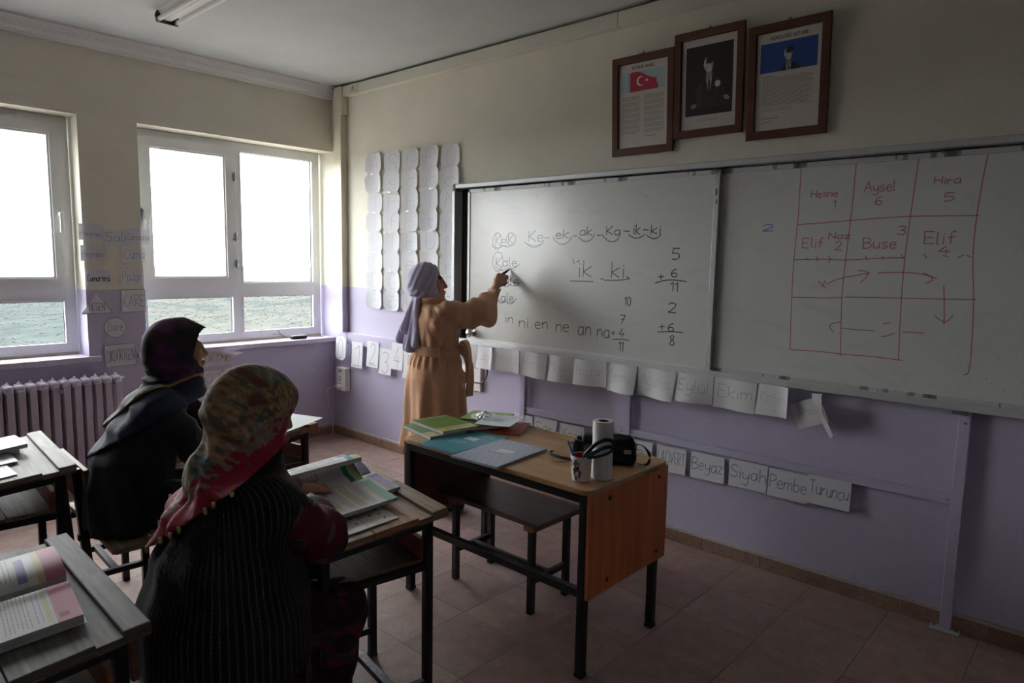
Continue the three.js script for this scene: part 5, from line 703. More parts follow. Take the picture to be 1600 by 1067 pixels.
// ---------------------------------------------------------------- people: distance fields meshed by surface nets
const cl = (v, a, b) => (v < a ? a : v > b ? b : v), mix = (a, b, t) => a + (b - a) * t, sst = (a, b, v) => { const t = cl((v - a) / (b - a), 0, 1); return t * t * (3 - 2 * t); };
const smin = (a, b, k) => { const h = Math.max(k - Math.abs(a - b), 0) / k; return Math.min(a, b) - h * h * k * 0.25; }, smax = (a, b, k) => -smin(-a, -b, k);
const cap = (x, y, z, a, b, ra, rb) => { const dx = b[0] - a[0], dy = b[1] - a[1], dz = b[2] - a[2], px = x - a[0], py = y - a[1], pz = z - a[2], t = cl((px * dx + py * dy + pz * dz) / (dx * dx + dy * dy + dz * dz), 0, 1), ex = px - dx * t, ey = py - dy * t, ez = pz - dz * t; return Math.sqrt(ex * ex + ey * ey + ez * ez) - mix(ra, rb, t); };
const ell = (x, y, z, c, r) => { const a = (x - c[0]) / r[0], b = (y - c[1]) / r[1], d = (z - c[2]) / r[2], k0 = Math.sqrt(a * a + b * b + d * d), k1 = Math.sqrt((a / r[0]) ** 2 + (b / r[1]) ** 2 + (d / r[2]) ** 2); return k1 < 1e-9 ? -Math.min(...r) : k0 * (k0 - 1) / k1; };
function sdfMesh(f, lo, hi, c) {
  const n = [0, 1, 2].map((i) => Math.ceil((hi[i] - lo[i]) / c) + 1), [nx, ny, nz] = n, val = new Float32Array(nx * ny * nz), id = (i, j, k) => (i * ny + j) * nz + k;
  for (let i = 0; i < nx; i++) for (let j = 0; j < ny; j++) for (let k = 0; k < nz; k++) val[id(i, j, k)] = f(lo[0] + i * c, lo[1] + j * c, lo[2] + k * c);
  const at = new Int32Array(nx * ny * nz).fill(-1), pos = [], idx = [], E = [[0, 1], [0, 2], [0, 4], [1, 3], [1, 5], [2, 3], [2, 6], [3, 7], [4, 5], [4, 6], [5, 7], [6, 7]], v8 = new Float32Array(8);
  for (let i = 0; i < nx - 1; i++) for (let j = 0; j < ny - 1; j++) for (let k = 0; k < nz - 1; k++) {
    let m = 0; for (let q = 0; q < 8; q++) { v8[q] = val[id(i + (q & 1), j + ((q >> 1) & 1), k + (q >> 2))]; if (v8[q] < 0) m |= 1 << q; }
    if (m === 0 || m === 255) continue; let x = 0, y = 0, z = 0, w = 0;
    for (const [a, b] of E) if ((v8[a] < 0) !== (v8[b] < 0)) { const t = v8[a] / (v8[a] - v8[b]); x += mix(a & 1, b & 1, t); y += mix((a >> 1) & 1, (b >> 1) & 1, t); z += mix(a >> 2, b >> 2, t); w++; }
    at[id(i, j, k)] = pos.length / 3; pos.push(lo[0] + (i + x / w) * c, lo[1] + (j + y / w) * c, lo[2] + (k + z / w) * c);
  }
  const quad = (a, b, d, e, flip) => { if (a < 0 || b < 0 || d < 0 || e < 0) return; flip ? idx.push(a, d, b, a, e, d) : idx.push(a, b, d, a, d, e); };
  for (let i = 1; i < nx - 1; i++) for (let j = 1; j < ny - 1; j++) for (let k = 1; k < nz - 1; k++) {
    const s = val[id(i, j, k)] < 0;
    if (s !== (val[id(i + 1, j, k)] < 0)) quad(at[id(i, j - 1, k - 1)], at[id(i, j, k - 1)], at[id(i, j, k)], at[id(i, j - 1, k)], !s);
    if (s !== (val[id(i, j + 1, k)] < 0)) quad(at[id(i - 1, j, k - 1)], at[id(i - 1, j, k)], at[id(i, j, k)], at[id(i, j, k - 1)], !s);
    if (s !== (val[id(i, j, k + 1)] < 0)) quad(at[id(i - 1, j - 1, k)], at[id(i, j - 1, k)], at[id(i, j, k)], at[id(i - 1, j, k)], !s);
  }
  const g = new THREE.BufferGeometry(); g.setAttribute('position', new THREE.Float32BufferAttribute(pos, 3)); g.setIndex(idx); g.computeVertexNormals(); return g;
}
const paint = (g, fn) => { const p = g.attributes.position, c = new Float32Array(p.count * 3); for (let i = 0; i < p.count; i++) { const q = fn(p.getX(i), p.getY(i), p.getZ(i)); c[3 * i] = q[0]; c[3 * i + 1] = q[1]; c[3 * i + 2] = q[2]; } g.setAttribute('color', new THREE.BufferAttribute(c, 3)); return g; };
const lin = (r, g, b) => { const c = new THREE.Color().setRGB(r / 255, g / 255, b / 255, THREE.SRGBColorSpace); return [c.r, c.g, c.b]; };
const mixc = (a, b, t) => [mix(a[0], b[0], t), mix(a[1], b[1], t), mix(a[2], b[2], t)];
const n3 = (x, y, z, s) => 0.5 * (vnoise(x + z * 0.71, y - z * 0.53, s) + vnoise(y * 0.83 + x * 0.4 + 7, z + x * 0.37, s + 3));
// the head in its own frame: centre between the ears at eye height, face toward -z
function headSDF(x, y, z) {
  const ax = Math.abs(x);
  let d = ell(x, y, z, [0, 0.03, 0.018], [0.073, 0.092, 0.094]);
  d = smin(d, ell(x, y, z, [0, -0.045, -0.028], [0.056, 0.068, 0.062]), 0.04);
  d = smin(d, ell(x, y, z, [0, -0.098, -0.07], [0.024, 0.019, 0.02]), 0.03);
  d = smin(d, ell(ax, y, z, [0.036, -0.028, -0.062], [0.024, 0.026, 0.022]), 0.025);
  d = smin(d, ell(ax, y, z, [0.022, 0.024, -0.078], [0.026, 0.009, 0.012]), 0.014);
  d = smax(d, -ell(ax, y, z, [0.031, 0.004, -0.096], [0.017, 0.011, 0.014]), 0.012);
  d = smin(d, ell(ax, y, z, [0.031, 0.003, -0.0765], [0.0125, 0.0095, 0.011]), 0.003);
  d = smin(d, cap(x, y, z, [0, 0.014, -0.086], [0, -0.032, -0.105], 0.008, 0.011), 0.013);
  d = smin(d, ell(ax, y, z, [0.0105, -0.036, -0.094], [0.008, 0.0075, 0.01]), 0.008);
  d = smin(d, ell(x, y, z, [0, -0.062, -0.0915], [0.024, 0.0065, 0.009]), 0.006);
  d = smin(d, ell(x, y, z, [0, -0.0745, -0.0895], [0.02, 0.0075, 0.009]), 0.006);
  d = smin(d, ell(ax, y, z, [0.077, -0.005, 0.012], [0.01, 0.03, 0.018]), 0.008);
  d = smin(d, cap(x, y, z, [0, -0.06, 0.018], [0, -0.17, 0.03], 0.05, 0.052), 0.035);
  return d;
}
const SKIN = lin(188, 146, 122);
function headColor(x, y, z) {
  const ax = Math.abs(x), lips = Math.max(0, 1 - Math.abs((y + 0.068) / 0.014)) * (ax < 0.026 ? 1 : 0) * (z < -0.085 ? 1 : 0), e = ((ax - 0.031) / 0.014) ** 2 + ((y - 0.003) / 0.0065) ** 2, b = Math.abs(y - 0.029 - 0.006 * Math.cos((ax - 0.034) * 50)) < 0.0055 && ax > 0.012 && ax < 0.054 && z < -0.05;
  if (z < -0.07 && e < 1) return ((ax - 0.031) / 0.0062) ** 2 + ((y - 0.003) / 0.0062) ** 2 < 1 ? lin(50, 34, 28) : lin(150, 138, 130);
  if (b) return lin(62, 46, 40);
  return mixc(SKIN, lin(160, 88, 84), cl(lips * 1.6, 0, 0.85));
}
// a hand in its own frame: wrist at the origin, fingers toward -z, palm toward -y, thumb toward +x * side
function handParts(side, curl, spread = 1) {
  const L = [], J = (a, b, ra, rb) => L.push([a, b, ra, rb]);
  const fx = [0.027, 0.009, -0.009, -0.026], len = [0.066, 0.074, 0.069, 0.054];
  fx.forEach((x, i) => {
    const X = x * side * spread, c = Array.isArray(curl) ? curl[i] : curl; J([X * 0.55, 0, -0.006], [X, 0.002, -0.082], 0.0155, 0.0105);
    let p = [X, 0.002, -0.082], a = c * 0.55; const seg = [0.46, 0.3, 0.24];
    seg.forEach((s, k) => { const q = [p[0] + X * 0.05, p[1] - Math.sin(a) * len[i] * s, p[2] - Math.cos(a) * len[i] * s]; J(p, q, 0.0098 - k * 0.0011, 0.0092 - k * 0.0013); p = q; a += c * (k === 0 ? 0.95 : 0.6); });
  });
  const c0 = Array.isArray(curl) ? curl[0] : curl; let t = [0.014 * side, -0.006, -0.02]; const t1 = [0.037 * side, -0.016 - 0.006 * c0, -0.05], t2 = [0.036 * side, -0.028 - 0.014 * c0, -0.08], t3 = [0.026 * side, -0.036 - 0.016 * c0, -0.101];
  J(t, t1, 0.0165, 0.0125); J(t1, t2, 0.0115, 0.0102); J(t2, t3, 0.0102, 0.0082);
  return L;
}
function handGeo(side, curl, M4) {
  const L = handParts(side, curl), f = (x, y, z) => { let d = cap(x, y, z, [0, 0, 0.05], [0, 0, 0.0], 0.024, 0.0245); d = smin(d, ell(x, y, z, [0, -0.002, -0.045], [0.036, 0.0135, 0.045]), 0.012); for (const [a, b, ra, rb] of L) d = smin(d, cap(x, y, z, a, b, ra, rb), 0.0065); return d; };
  const g = sdfMesh(f, [-0.07, -0.11, -0.18], [0.07, 0.05, 0.06], 0.003); paint(g, (x, y, z) => mixc(SKIN, lin(170, 116, 96), 0.35 * sst(-0.09, -0.15, z))); g.applyMatrix4(M4); return g;
}
// frame whose -z looks along dir with its y near up
const frameAt = (o, dir, up) => { const z = V(...dir).normalize().negate(), x = V(...up).cross(z).normalize(), y = z.clone().cross(x); return new THREE.Matrix4().makeBasis(x, y, z).setPosition(...o); };
// torso as ellipses stacked along y: rows [y, cx, cz, a, b]
function stack(rows) {
  return (x, y, z) => {
    const n = rows.length; let i = 0; while (i < n - 2 && y > rows[i + 1][0]) i++;
    const A = rows[i], B = rows[i + 1], t = sst(0, 1, cl((y - A[0]) / (B[0] - A[0]), 0, 1)), cx = mix(A[1], B[1], t), cz = mix(A[2], B[2], t), a = mix(A[3], B[3], t), b = mix(A[4], B[4], t);
    const dx = (x - cx) / a, dz = (z - cz) / b, r = Math.sqrt(dx * dx + dz * dz), d = (r - 1) * Math.min(a, b), yo = Math.max(rows[0][0] - y, y - rows[n - 1][0]);
    return yo > 0 ? Math.max(d, yo) : Math.max(d * 0.85, yo);
  };
}
const cloth = (o) => phy({ vertexColors: true, roughness: 0.9, bumpMap: bumpFine, bumpScale: 0.0012, sheen: 0.3, sheenColor: new THREE.Color(0.3, 0.3, 0.3), sheenRoughness: 0.6, ...o });
const skinM = phy({ vertexColors: true, roughness: 0.5, specularIntensity: 0.5 });
// a flat band of cloth swept along points; side gives the band's width direction at each point
function sweep(pts, w, t, side = [1, 0, 0], n = 40, wEnd = w) {
  const c = new THREE.CatmullRomCurve3(pts.map((p) => V(...p))), pos = [], idx = [], S = V(...side);
  for (let i = 0; i <= n; i++) { const u = i / n, p = c.getPoint(u), tg = c.getTangent(u), s = S.clone().sub(tg.clone().multiplyScalar(S.dot(tg))).normalize(), nn = tg.clone().cross(s), W = mix(w, wEnd, u) / 2; for (const [a, b] of [[-1, -1], [1, -1], [1, 1], [-1, 1]]) { const q = p.clone().addScaledVector(s, a * W).addScaledVector(nn, b * t / 2); pos.push(q.x, q.y, q.z); } if (i < n) for (let k = 0; k < 4; k++) { const a = i * 4 + k, b = i * 4 + (k + 1) % 4; idx.push(a, b, a + 4, b, b + 4, a + 4); } }
  idx.push(0, 2, 1, 0, 3, 2); const e = n * 4; idx.push(e, e + 1, e + 2, e, e + 2, e + 3);
  const g = new THREE.BufferGeometry().setAttribute('position', new THREE.Float32BufferAttribute(pos, 3)); g.setIndex(idx); const h = g.toNonIndexed(); h.computeVertexNormals(); return uvM(h);
}
// body of skin: head, neck, trunk, arms, legs, feet and hands as one mesh
function bodyMesh(o, HM, J, hands) {
  const inv = HM.clone().invert(), v = V(0, 0, 0);
  const trunk = (x, y, z) => {
    let d = cap(x, y, z, J.pelvis, J.chest, 0.105, 0.105); d = smin(d, cap(x, y, z, J.chest, J.neck, 0.09, 0.05), 0.06);
    d = smin(d, cap(x, y, z, J.shR, J.shL, 0.055, 0.055), 0.05); d = smin(d, cap(x, y, z, J.hipR, J.hipL, 0.09, 0.09), 0.06);
    for (const s of ['R', 'L']) { d = smin(d, cap(x, y, z, J['sh' + s], J['el' + s], 0.046, 0.037), 0.03); d = smin(d, cap(x, y, z, J['el' + s], J['wr' + s], 0.037, 0.025), 0.012); d = smin(d, cap(x, y, z, J['hip' + s], J['kn' + s], 0.08, 0.055), 0.04); d = smin(d, cap(x, y, z, J['kn' + s], J['an' + s], 0.052, 0.034), 0.015); d = smin(d, cap(x, y, z, J['an' + s], J['toe' + s], 0.034, 0.028), 0.02); }
    return d;
  };
  const all = Object.values(J), lo = [0, 1, 2].map((i) => Math.min(...all.map((p) => p[i])) - 0.13), hi = [0, 1, 2].map((i) => Math.max(...all.map((p) => p[i])) + 0.13);
  const gB = paint(sdfMesh(trunk, lo, hi, 0.012), () => SKIN);
  const gH = paint(sdfMesh(headSDF, [-0.1, -0.19, -0.14], [0.1, 0.14, 0.13], 0.003), headColor); gH.applyMatrix4(HM);
  const list = [gB, gH, ...hands].map((g) => { g = g.toNonIndexed(); g.computeVertexNormals(); g.deleteAttribute('uv'); return g; });
  const keep = [gB, gH, ...hands]; let off = 0; const P = [], Nn = [], C = [], I = [];
  for (const g of keep) { P.push(...g.attributes.position.array); Nn.push(...g.attributes.normal.array); C.push(...g.attributes.color.array); for (const i of g.index.array) I.push(i + off); off += g.attributes.position.count; }
  const G2 = new THREE.BufferGeometry(); G2.setAttribute('position', new THREE.Float32BufferAttribute(P, 3)); G2.setAttribute('normal', new THREE.Float32BufferAttribute(Nn, 3)); G2.setAttribute('color', new THREE.Float32BufferAttribute(C, 3)); G2.setIndex(I);
  return part('body', G2, skinM, o);
}
const headM = (c, yaw, pitch, roll = 0) => new THREE.Matrix4().makeRotationFromEuler(new THREE.Euler(pitch, yaw, roll, 'YXZ')).setPosition(...c);
const inH = (inv) => { const e = inv.elements; return (x, y, z) => [e[0] * x + e[4] * y + e[8] * z + e[12], e[1] * x + e[5] * y + e[9] * z + e[13], e[2] * x + e[6] * y + e[10] * z + e[14]]; };
const box3 = (c, r) => [[c[0] - r, c[1] - r, c[2] - r], [c[0] + r, c[1] + r, c[2] + r]];

// ---------------------------------------------------------------- the teacher at the board
{
  const t = thing('person', 'standing woman in a camel belted coat and lilac headscarf writing on the whiteboard', 'person', [2.10, 0, 0.63], -0.467);
  const HC = [-0.035, 1.452, 0.035], HM = headM(HC, -0.26, 0.1), toH = inH(HM.clone().invert());
  const wr = [-0.088, 1.437, -0.435], J = { pelvis: [0, 0.86, 0.01], chest: [0, 1.17, 0.0], neck: [-0.02, 1.33, 0.02], shR: [0.15, 1.275, -0.01], shL: [-0.16, 1.265, 0.0], elR: [0.105, 1.272, -0.285], wrR: wr, elL: [-0.21, 1.02, 0.0], wrL: [-0.17, 0.9, -0.17], hipR: [0.085, 0.83, 0.01], hipL: [-0.085, 0.83, 0.01], knR: [0.09, 0.45, 0.0], knL: [-0.09, 0.45, 0.01], anR: [0.09, 0.08, 0.02], anL: [-0.09, 0.08, 0.03], toeR: [0.10, 0.03, -0.12], toeL: [-0.10, 0.03, -0.11] };
  const hR = handGeo(1, [0.75, 0.95, 1.05, 1.1], frameAt(wr, [-0.32, 0.5, -0.42], [0.62, 0.6, 0.15])), hL = handGeo(-1, 0.5, frameAt(J.wrL, [0.1, -0.5, -0.4], [-0.5, 0.4, -0.4]));
  bodyMesh(t, HM, J, [hR, hL]);
  // coat
  const rows = [[0.40, 0, 0.0, 0.235, 0.215], [0.62, 0, -0.005, 0.228, 0.19], [0.85, 0, -0.002, 0.21, 0.185], [0.95, 0, 0.0, 0.185, 0.165], [1.03, 0, 0.0, 0.158, 0.138], [1.12, 0, 0.0, 0.172, 0.142], [1.22, -0.005, 0.0, 0.182, 0.132], [1.29, -0.01, 0.008, 0.155, 0.10], [1.34, -0.02, 0.02, 0.07, 0.07]], tor = stack(rows);
  const coat = (x, y, z) => {
    const th = Math.atan2(x, z), lowf = sst(1.0, 0.6, y), fold = 0.011 * lowf * Math.sin(th * 7 + 1 + y * 1.5) + 0.006 * lowf * Math.sin(th * 13 + 2), gather = 0.006 * Math.exp(-(((y - 0.985) / 0.05) ** 2)) * Math.sin(th * 22) + 0.005 * Math.exp(-(((y - 1.09) / 0.05) ** 2)) * Math.sin(th * 17 + 1);
    let d = tor(x, y, z) - fold - gather;
    const wav = 0.012 * Math.sin((x * 20 - z * 34 + y * 26)) + 0.005 * Math.sin(z * 70 + y * 30);
    let a = cap(x, y, z, [0.13, 1.258, -0.005], J.elR, 0.08, 0.092); const f = cap(x, y, z, J.elR, [wr[0] * 0.86 + J.elR[0] * 0.14, wr[1] * 0.86 + J.elR[1] * 0.14, wr[2] * 0.86 + J.elR[2] * 0.14], 0.09, 0.036); a = smin(a, f, 0.02) - wav * 0.9;
    a = Math.min(a, Math.abs(cap(x, y, z, [-0.052, 1.408, -0.406], [-0.07, 1.424, -0.422], 0.04, 0.038)) - 0.003);
    d = smin(d, a, 0.035);
    let l = cap(x, y, z, [-0.15, 1.255, 0], J.elL, 0.074, 0.07); l = smin(l, cap(x, y, z, J.elL, [-0.178, 0.925, -0.13], 0.068, 0.045), 0.02); d = smin(d, l, 0.03);
    d = Math.min(d, Math.max(Math.abs(ell(x, y, z, [-0.03, 1.335, 0.022], [0.085, 0.055, 0.088])) - 0.008, 1.30 - y, y - 1.37));   // stand collar
    const seam = Math.abs(cap(x, y, z, [0.155, 1.20, -0.01], [0.145, 1.33, -0.01], 0.09, 0.06)); d += 0.004 * Math.exp(-((seam / 0.006) ** 2)) * (x > 0.08 ? 1 : 0);
    const lap = Math.abs(Math.atan2(x - 0.03, -z)) ; d += 0.004 * Math.exp(-((((x - 0.055 - (1.3 - y) * 0.03)) / 0.006) ** 2)) * (z < -0.05 ? 1 : 0) + 0.003 * Math.exp(-(((z + 0.03 - 0.05 * (1 - y)) / 0.005) ** 2)) * (x > 0.1 && y < 0.99 ? 1 : 0);
    return Math.max(d, 0.42 - y);
  };
  const cg = uvM(sdfMesh(coat, [-0.34, 0.4, -0.47], [0.3, 1.42, 0.28], 0.0085)); paint(cg, (x, y, z) => { const k = 0.94 + 0.1 * n3(x * 30, y * 30, z * 30, 5); const c = lin(208, 163, 130); return [c[0] * k, c[1] * k, c[2] * k]; });
  part('coat', cg, cloth({ sheen: 0.4 }), t);
  const beltM = cloth({}), bc = (g) => paint(g, () => lin(202, 158, 125));
  const ring = []; for (let i = 0; i <= 40; i++) { const a = i / 40 * 6.2832; ring.push([Math.sin(a) * 0.166, 1.032 + 0.012 * Math.cos(a), Math.cos(a) * 0.147]); }
  const belt = part('belt', bc(sweep(ring, 0.058, 0.008, [0, 1, 0], 80)), beltM, t);
  part('belt_loop', bc(sweep([[0.168, 1.075, 0.012], [0.178, 1.03, 0.012], [0.17, 0.985, 0.012]], 0.022, 0.006, [0, 0, 1], 10)), beltM, belt);
  part('belt_end', bc(sweep([[0.02, 1.045, -0.15], [0.05, 1.085, -0.175], [0.08, 1.06, -0.186], [0.092, 0.98, -0.194], [0.092, 0.91, -0.194], [0.09, 0.86, -0.19]], 0.05, 0.02, [1, 0, 0.9], 40)), beltM, belt);
  part('belt_end', bc(sweep([[0.03, 1.03, -0.152], [0.06, 1.0, -0.185], [0.085, 0.93, -0.20], [0.09, 0.84, -0.205], [0.085, 0.74, -0.20]], 0.055, 0.014, [0.5, 0, 1], 40)), beltM, belt);
  part('belt_knot', bc(uvM(new THREE.SphereGeometry(0.034, 16, 12).scale(1, 1.1, 0.7).translate(0.03, 1.035, -0.158))), beltM, belt);
  // headscarf: a hull round the head, wrapped under the chin, tails behind
  const fold = (x, y, z) => 0.0035 * Math.sin(y * 150 + z * 95 + x * 20) * sst(0.03, -0.09, y) + 0.002 * Math.sin(z * 160 + y * 90);
  const scarf = (X, Y, Z) => {
    const [x, y, z] = toH(X, Y, Z); let d = ell(x, y, z, [0, 0.022, 0.02], [0.09, 0.112, 0.112]); d = smin(d, ell(x, y, z, [0, -0.02, 0.06], [0.078, 0.085, 0.072]), 0.04); d = smin(d, ell(x, y, z, [0, -0.075, -0.012], [0.074, 0.062, 0.074]), 0.05); d = smin(d, ell(x, y, z, [0, -0.125, 0.012], [0.078, 0.04, 0.078]), 0.03); d -= fold(x, y, z);
    const open = smax(Math.sqrt((x / 0.064) ** 2 + ((y + 0.012) / 0.098) ** 2) * 0.07 - 0.07, z + 0.044 + 0.16 * (y + 0.02) * (y > -0.02 ? -0.25 : 0.25), 0.01); d = smax(d, -open, 0.006);
    let tl = cap(X, Y, Z, [-0.03, 1.355, 0.125], [-0.02, 1.17, 0.19], 0.016, 0.03); const q = [[-0.05, 1.355, 0.12, -0.075, 1.1, 0.21, 0.014, 0.03], [-0.01, 1.35, 0.122, 0.03, 1.05, 0.168, 0.014, 0.036], [0.015, 1.345, 0.118, 0.07, 1.08, 0.145, 0.012, 0.028], [-0.02, 1.34, 0.125, -0.03, 1.02, 0.185, 0.014, 0.032]];
    for (const s of q) tl = smin(tl, cap(X, Y, Z, [s[0], s[1], s[2]], [s[3], s[4], s[5]], s[6], s[7]), 0.008); tl -= 0.004 * Math.sin(X * 120 + Y * 14) ; tl = smax(tl, 1.03 + 0.5 * Math.abs(X) * (X < 0 ? 1.2 : -0.2) - Y, 0.008);
    return smin(d, tl, 0.012);
  };
  const sg = uvM(sdfMesh(scarf, [-0.17, 1.0, -0.14], [0.14, 1.62, 0.27], 0.0055)); paint(sg, (x, y, z) => { const k = 0.95 + 0.1 * n3(x * 60, y * 60, z * 60, 6), c = lin(190, 182, 210); return [c[0] * k, c[1] * k, c[2] * k]; });
  part('headscarf', sg, cloth({ roughness: 0.75 }), t);
  const leg = (s) => [cap, s]; const trou = (x, y, z) => { let d = 1; for (const s of [1, -1]) d = Math.min(d, cap(x, y, z, [0.088 * s, 0.8, 0.01], [0.09 * s, 0.09, 0.02], 0.1, 0.062)); return Math.max(d, 0.085 - y); };
  part('trousers', paint(uvM(sdfMesh(trou, [-0.22, 0.06, -0.14], [0.22, 0.84, 0.15], 0.014)), () => lin(40, 38, 44)), cloth({}), t);
  for (const s of [1, -1]) { const f = (x, y, z) => Math.max(smin(cap(x, y, z, [0.09 * s, 0.06, 0.03], [0.098 * s, 0.035, -0.13], 0.05, 0.042), cap(x, y, z, [0.09 * s, 0.06, 0.03], [0.09 * s, 0.12, 0.03], 0.05, 0.05), 0.03), -y + 0.001, y - 0.13); part('shoe', paint(uvM(sdfMesh(f, [0.09 * s - 0.09, -0.01, -0.2], [0.09 * s + 0.09, 0.15, 0.1], 0.008)), () => lin(28, 26, 28)), cloth({ roughness: 0.5 }), t); }
  const clip = thing('lapel_microphone', 'small black clip with shiny edge on the camel coat\'s far shoulder', 'clip', [2.118, 1.318, 0.49], -0.467); part('clip_body', rbox(-0.016, 0.016, -0.012, 0.012, -0.028, 0.028, 0.008, 3), M.blackPlastic, clip); part('clip_edge', rbox(0.012, 0.018, 0.004, 0.014, -0.022, 0.022, 0.002), M.chrome, clip);
  const mk = thing('board_marker', 'black marker in the standing woman\'s hand, tip on the board', 'marker', [0, 0, 0]);
  const A = [2.213, 1.545, 0.0655], D = V(-0.05, -0.075, 0.11).normalize(), at = (s) => [A[0] + D.x * s, A[1] + D.y * s, A[2] + D.z * s];
  part('barrel', tube([at(0.028), at(0.08), at(0.135)], 0.0085, 8, 14), M.blackPlastic, mk); part('nib', tube([at(0.0), at(0.006), at(0.012)], 0.0025, 4, 8), std({ color: 0x0a0a0c }), mk); part('collar', tube([at(0.01), at(0.02), at(0.03)], 0.006, 4, 12), std({ color: 0x2a2c30, roughness: 0.4 }), mk);
}
// seated figures share how trunk, sleeves and lap are put together
const sleeve = (x, y, z, a, b, c, ra, rb, rc) => smin(cap(x, y, z, a, b, ra, rb), cap(x, y, z, b, c, rb, rc), 0.025);
// ---------------------------------------------------------------- the woman in the dark scarf
{
  const t = thing('person', 'seated woman in a black and purple headscarf with gold trim, seen in profile', 'person', [2.135, 0, 2.46], -0.467);
  const HC = [0.0, 1.187, -0.235], HM = headM(HC, 0.13, 0.05), toH = inH(HM.clone().invert());
  const J = { pelvis: [0, 0.55, 0.0], chest: [0, 0.85, -0.12], neck: [0, 1.05, -0.2], shR: [0.165, 0.965, -0.16], shL: [-0.165, 0.965, -0.16], elR: [0.23, 0.76, -0.33], elL: [-0.23, 0.76, -0.33], wrR: [0.08, 0.785, -0.50], wrL: [-0.09, 0.785, -0.49], hipR: [0.1, 0.53, 0.0], hipL: [-0.1, 0.53, 0.0], knR: [0.13, 0.5, -0.37], knL: [-0.13, 0.5, -0.37], anR: [0.12, 0.09, -0.34], anL: [-0.12, 0.09, -0.34], toeR: [0.13, 0.03, -0.47], toeL: [-0.13, 0.03, -0.47] };
  bodyMesh(t, HM, J, [handGeo(1, 0.45, frameAt(J.wrR, [-0.75, -0.08, -0.5], [0, 1, 0.05])), handGeo(-1, 0.45, frameAt(J.wrL, [0.75, -0.08, -0.5], [0, 1, 0.05]))]);
  const rows = [[0.435, 0, -0.015, 0.255, 0.17], [0.58, 0, -0.018, 0.262, 0.168], [0.72, 0, -0.04, 0.245, 0.165], [0.86, 0, -0.10, 0.222, 0.142], [0.96, 0, -0.15, 0.185, 0.118], [1.04, 0, -0.19, 0.08, 0.08]], tor = stack(rows);
  const body = (x, y, z) => { let d = tor(x, y, z) - 0.006 * Math.sin(Math.atan2(x, z) * 9 + y * 8) * sst(0.9, 0.6, y); const ax = Math.abs(x); d = smin(d, sleeve(ax, y, z, [0.165, 0.955, -0.16], [0.23, 0.76, -0.33], [0.1, 0.785, -0.475], 0.078, 0.068, 0.046) - 0.004 * Math.sin(y * 60 + z * 50), 0.04); return Math.max(d, 0.436 - y); };
  part('cardigan', paint(uvM(sdfMesh(body, [-0.36, 0.42, -0.56], [0.36, 1.1, 0.24], 0.0095)), (x, y, z) => { const k = 0.9 + 0.2 * n3(x * 40, y * 40, z * 40, 8), c = lin(36, 40, 44); return [c[0] * k, c[1] * k, c[2] * k]; }), cloth({}), t);
  const skirt = (x, y, z) => { const ax = Math.abs(x); let d = cap(ax, y, z, [0.08, 0.53, 0.0], [0.12, 0.5, -0.37], 0.115, 0.095); d = smin(d, cap(ax, y, z, [0.12, 0.5, -0.37], [0.115, 0.14, -0.36], 0.095, 0.10), 0.05); d = smin(d, Math.max(Math.abs(x) - 0.12, Math.abs(y - 0.34) - 0.2, Math.abs(z + 0.37) - 0.06), 0.08); return Math.max(d - 0.005 * Math.sin(x * 70 + z * 20), 0.1 - y); };
  part('skirt', paint(uvM(sdfMesh(skirt, [-0.26, 0.08, -0.52], [0.26, 0.68, 0.14], 0.014)), () => lin(34, 32, 38)), cloth({}), t);
  for (const s of [1, -1]) { const f = (x, y, z) => Math.max(cap(x, y, z, [0.12 * s, 0.045, -0.34], [0.13 * s, 0.035, -0.48], 0.048, 0.042), -y + 0.001, y - 0.09); part('shoe', paint(uvM(sdfMesh(f, [0.12 * s - 0.08, -0.01, -0.55], [0.12 * s + 0.09, 0.12, -0.26], 0.008)), () => lin(24, 23, 25)), cloth({ roughness: 0.5 }), t); }
  const hull = (X, Y, Z) => { const [x, y, z] = toH(X, Y, Z); let d = ell(x, y, z, [0, 0.02, 0.025], [0.094, 0.118, 0.122]); d = smin(d, ell(x, y, z, [0, -0.05, 0.075], [0.08, 0.08, 0.07]), 0.05); d = smin(d, cap(x, y, z, [0, 0.07, -0.04], [0, 0.078, -0.125], 0.06, 0.006), 0.045); d = smin(d, ell(x, y, z, [0, -0.085, -0.015], [0.075, 0.055, 0.075]), 0.05); d = smin(d, cap(x, y, z, [0, -0.12, 0.0], [0, -0.18, 0.0], 0.085, 0.1), 0.04); d -= 0.003 * Math.sin(y * 110 + z * 80) * sst(0.02, -0.1, y); const open = smax(Math.sqrt((x / 0.062) ** 2 + ((y + 0.012) / 0.096) ** 2) * 0.07 - 0.07, z + 0.05, 0.01); return smax(d, -open, 0.006); };
  const edge = (x, y, z, b) => y - (b - 0.52 * z + (b > 0.85 ? 0.42 : 0.12) * Math.abs(x + 0.01));
  const cape = (off, b) => (x, y, z) => smax(smin(body(x, y, z) - off - 0.003 * Math.sin(x * 60 + y * 30), hull(x, y, z) - (off > 0.02 ? 0 : -0.004), 0.035), -edge(x, y, z, b), 0.008);
  const scarf = sdfMesh(cape(0.024, 0.882), [-0.3, 0.78, -0.48], [0.3, 1.37, 0.14], 0.0058);
  part('headscarf', paint(uvM(scarf), (x, y, z) => { const e = edge(x, y, z, 0.882); if (e < 0.009) return lin(176, 140, 78); const n = n3(x * 16, y * 16, z * 16, 21), m = n3(x * 45, y * 45, z * 45, 23); return n > 0.57 ? mixc(lin(40, 24, 40), lin(96, 48, 96), cl((n - 0.57) * 9, 0, 1) * m) : lin(26, 20, 30); }), cloth({ roughness: 0.7 }), t);
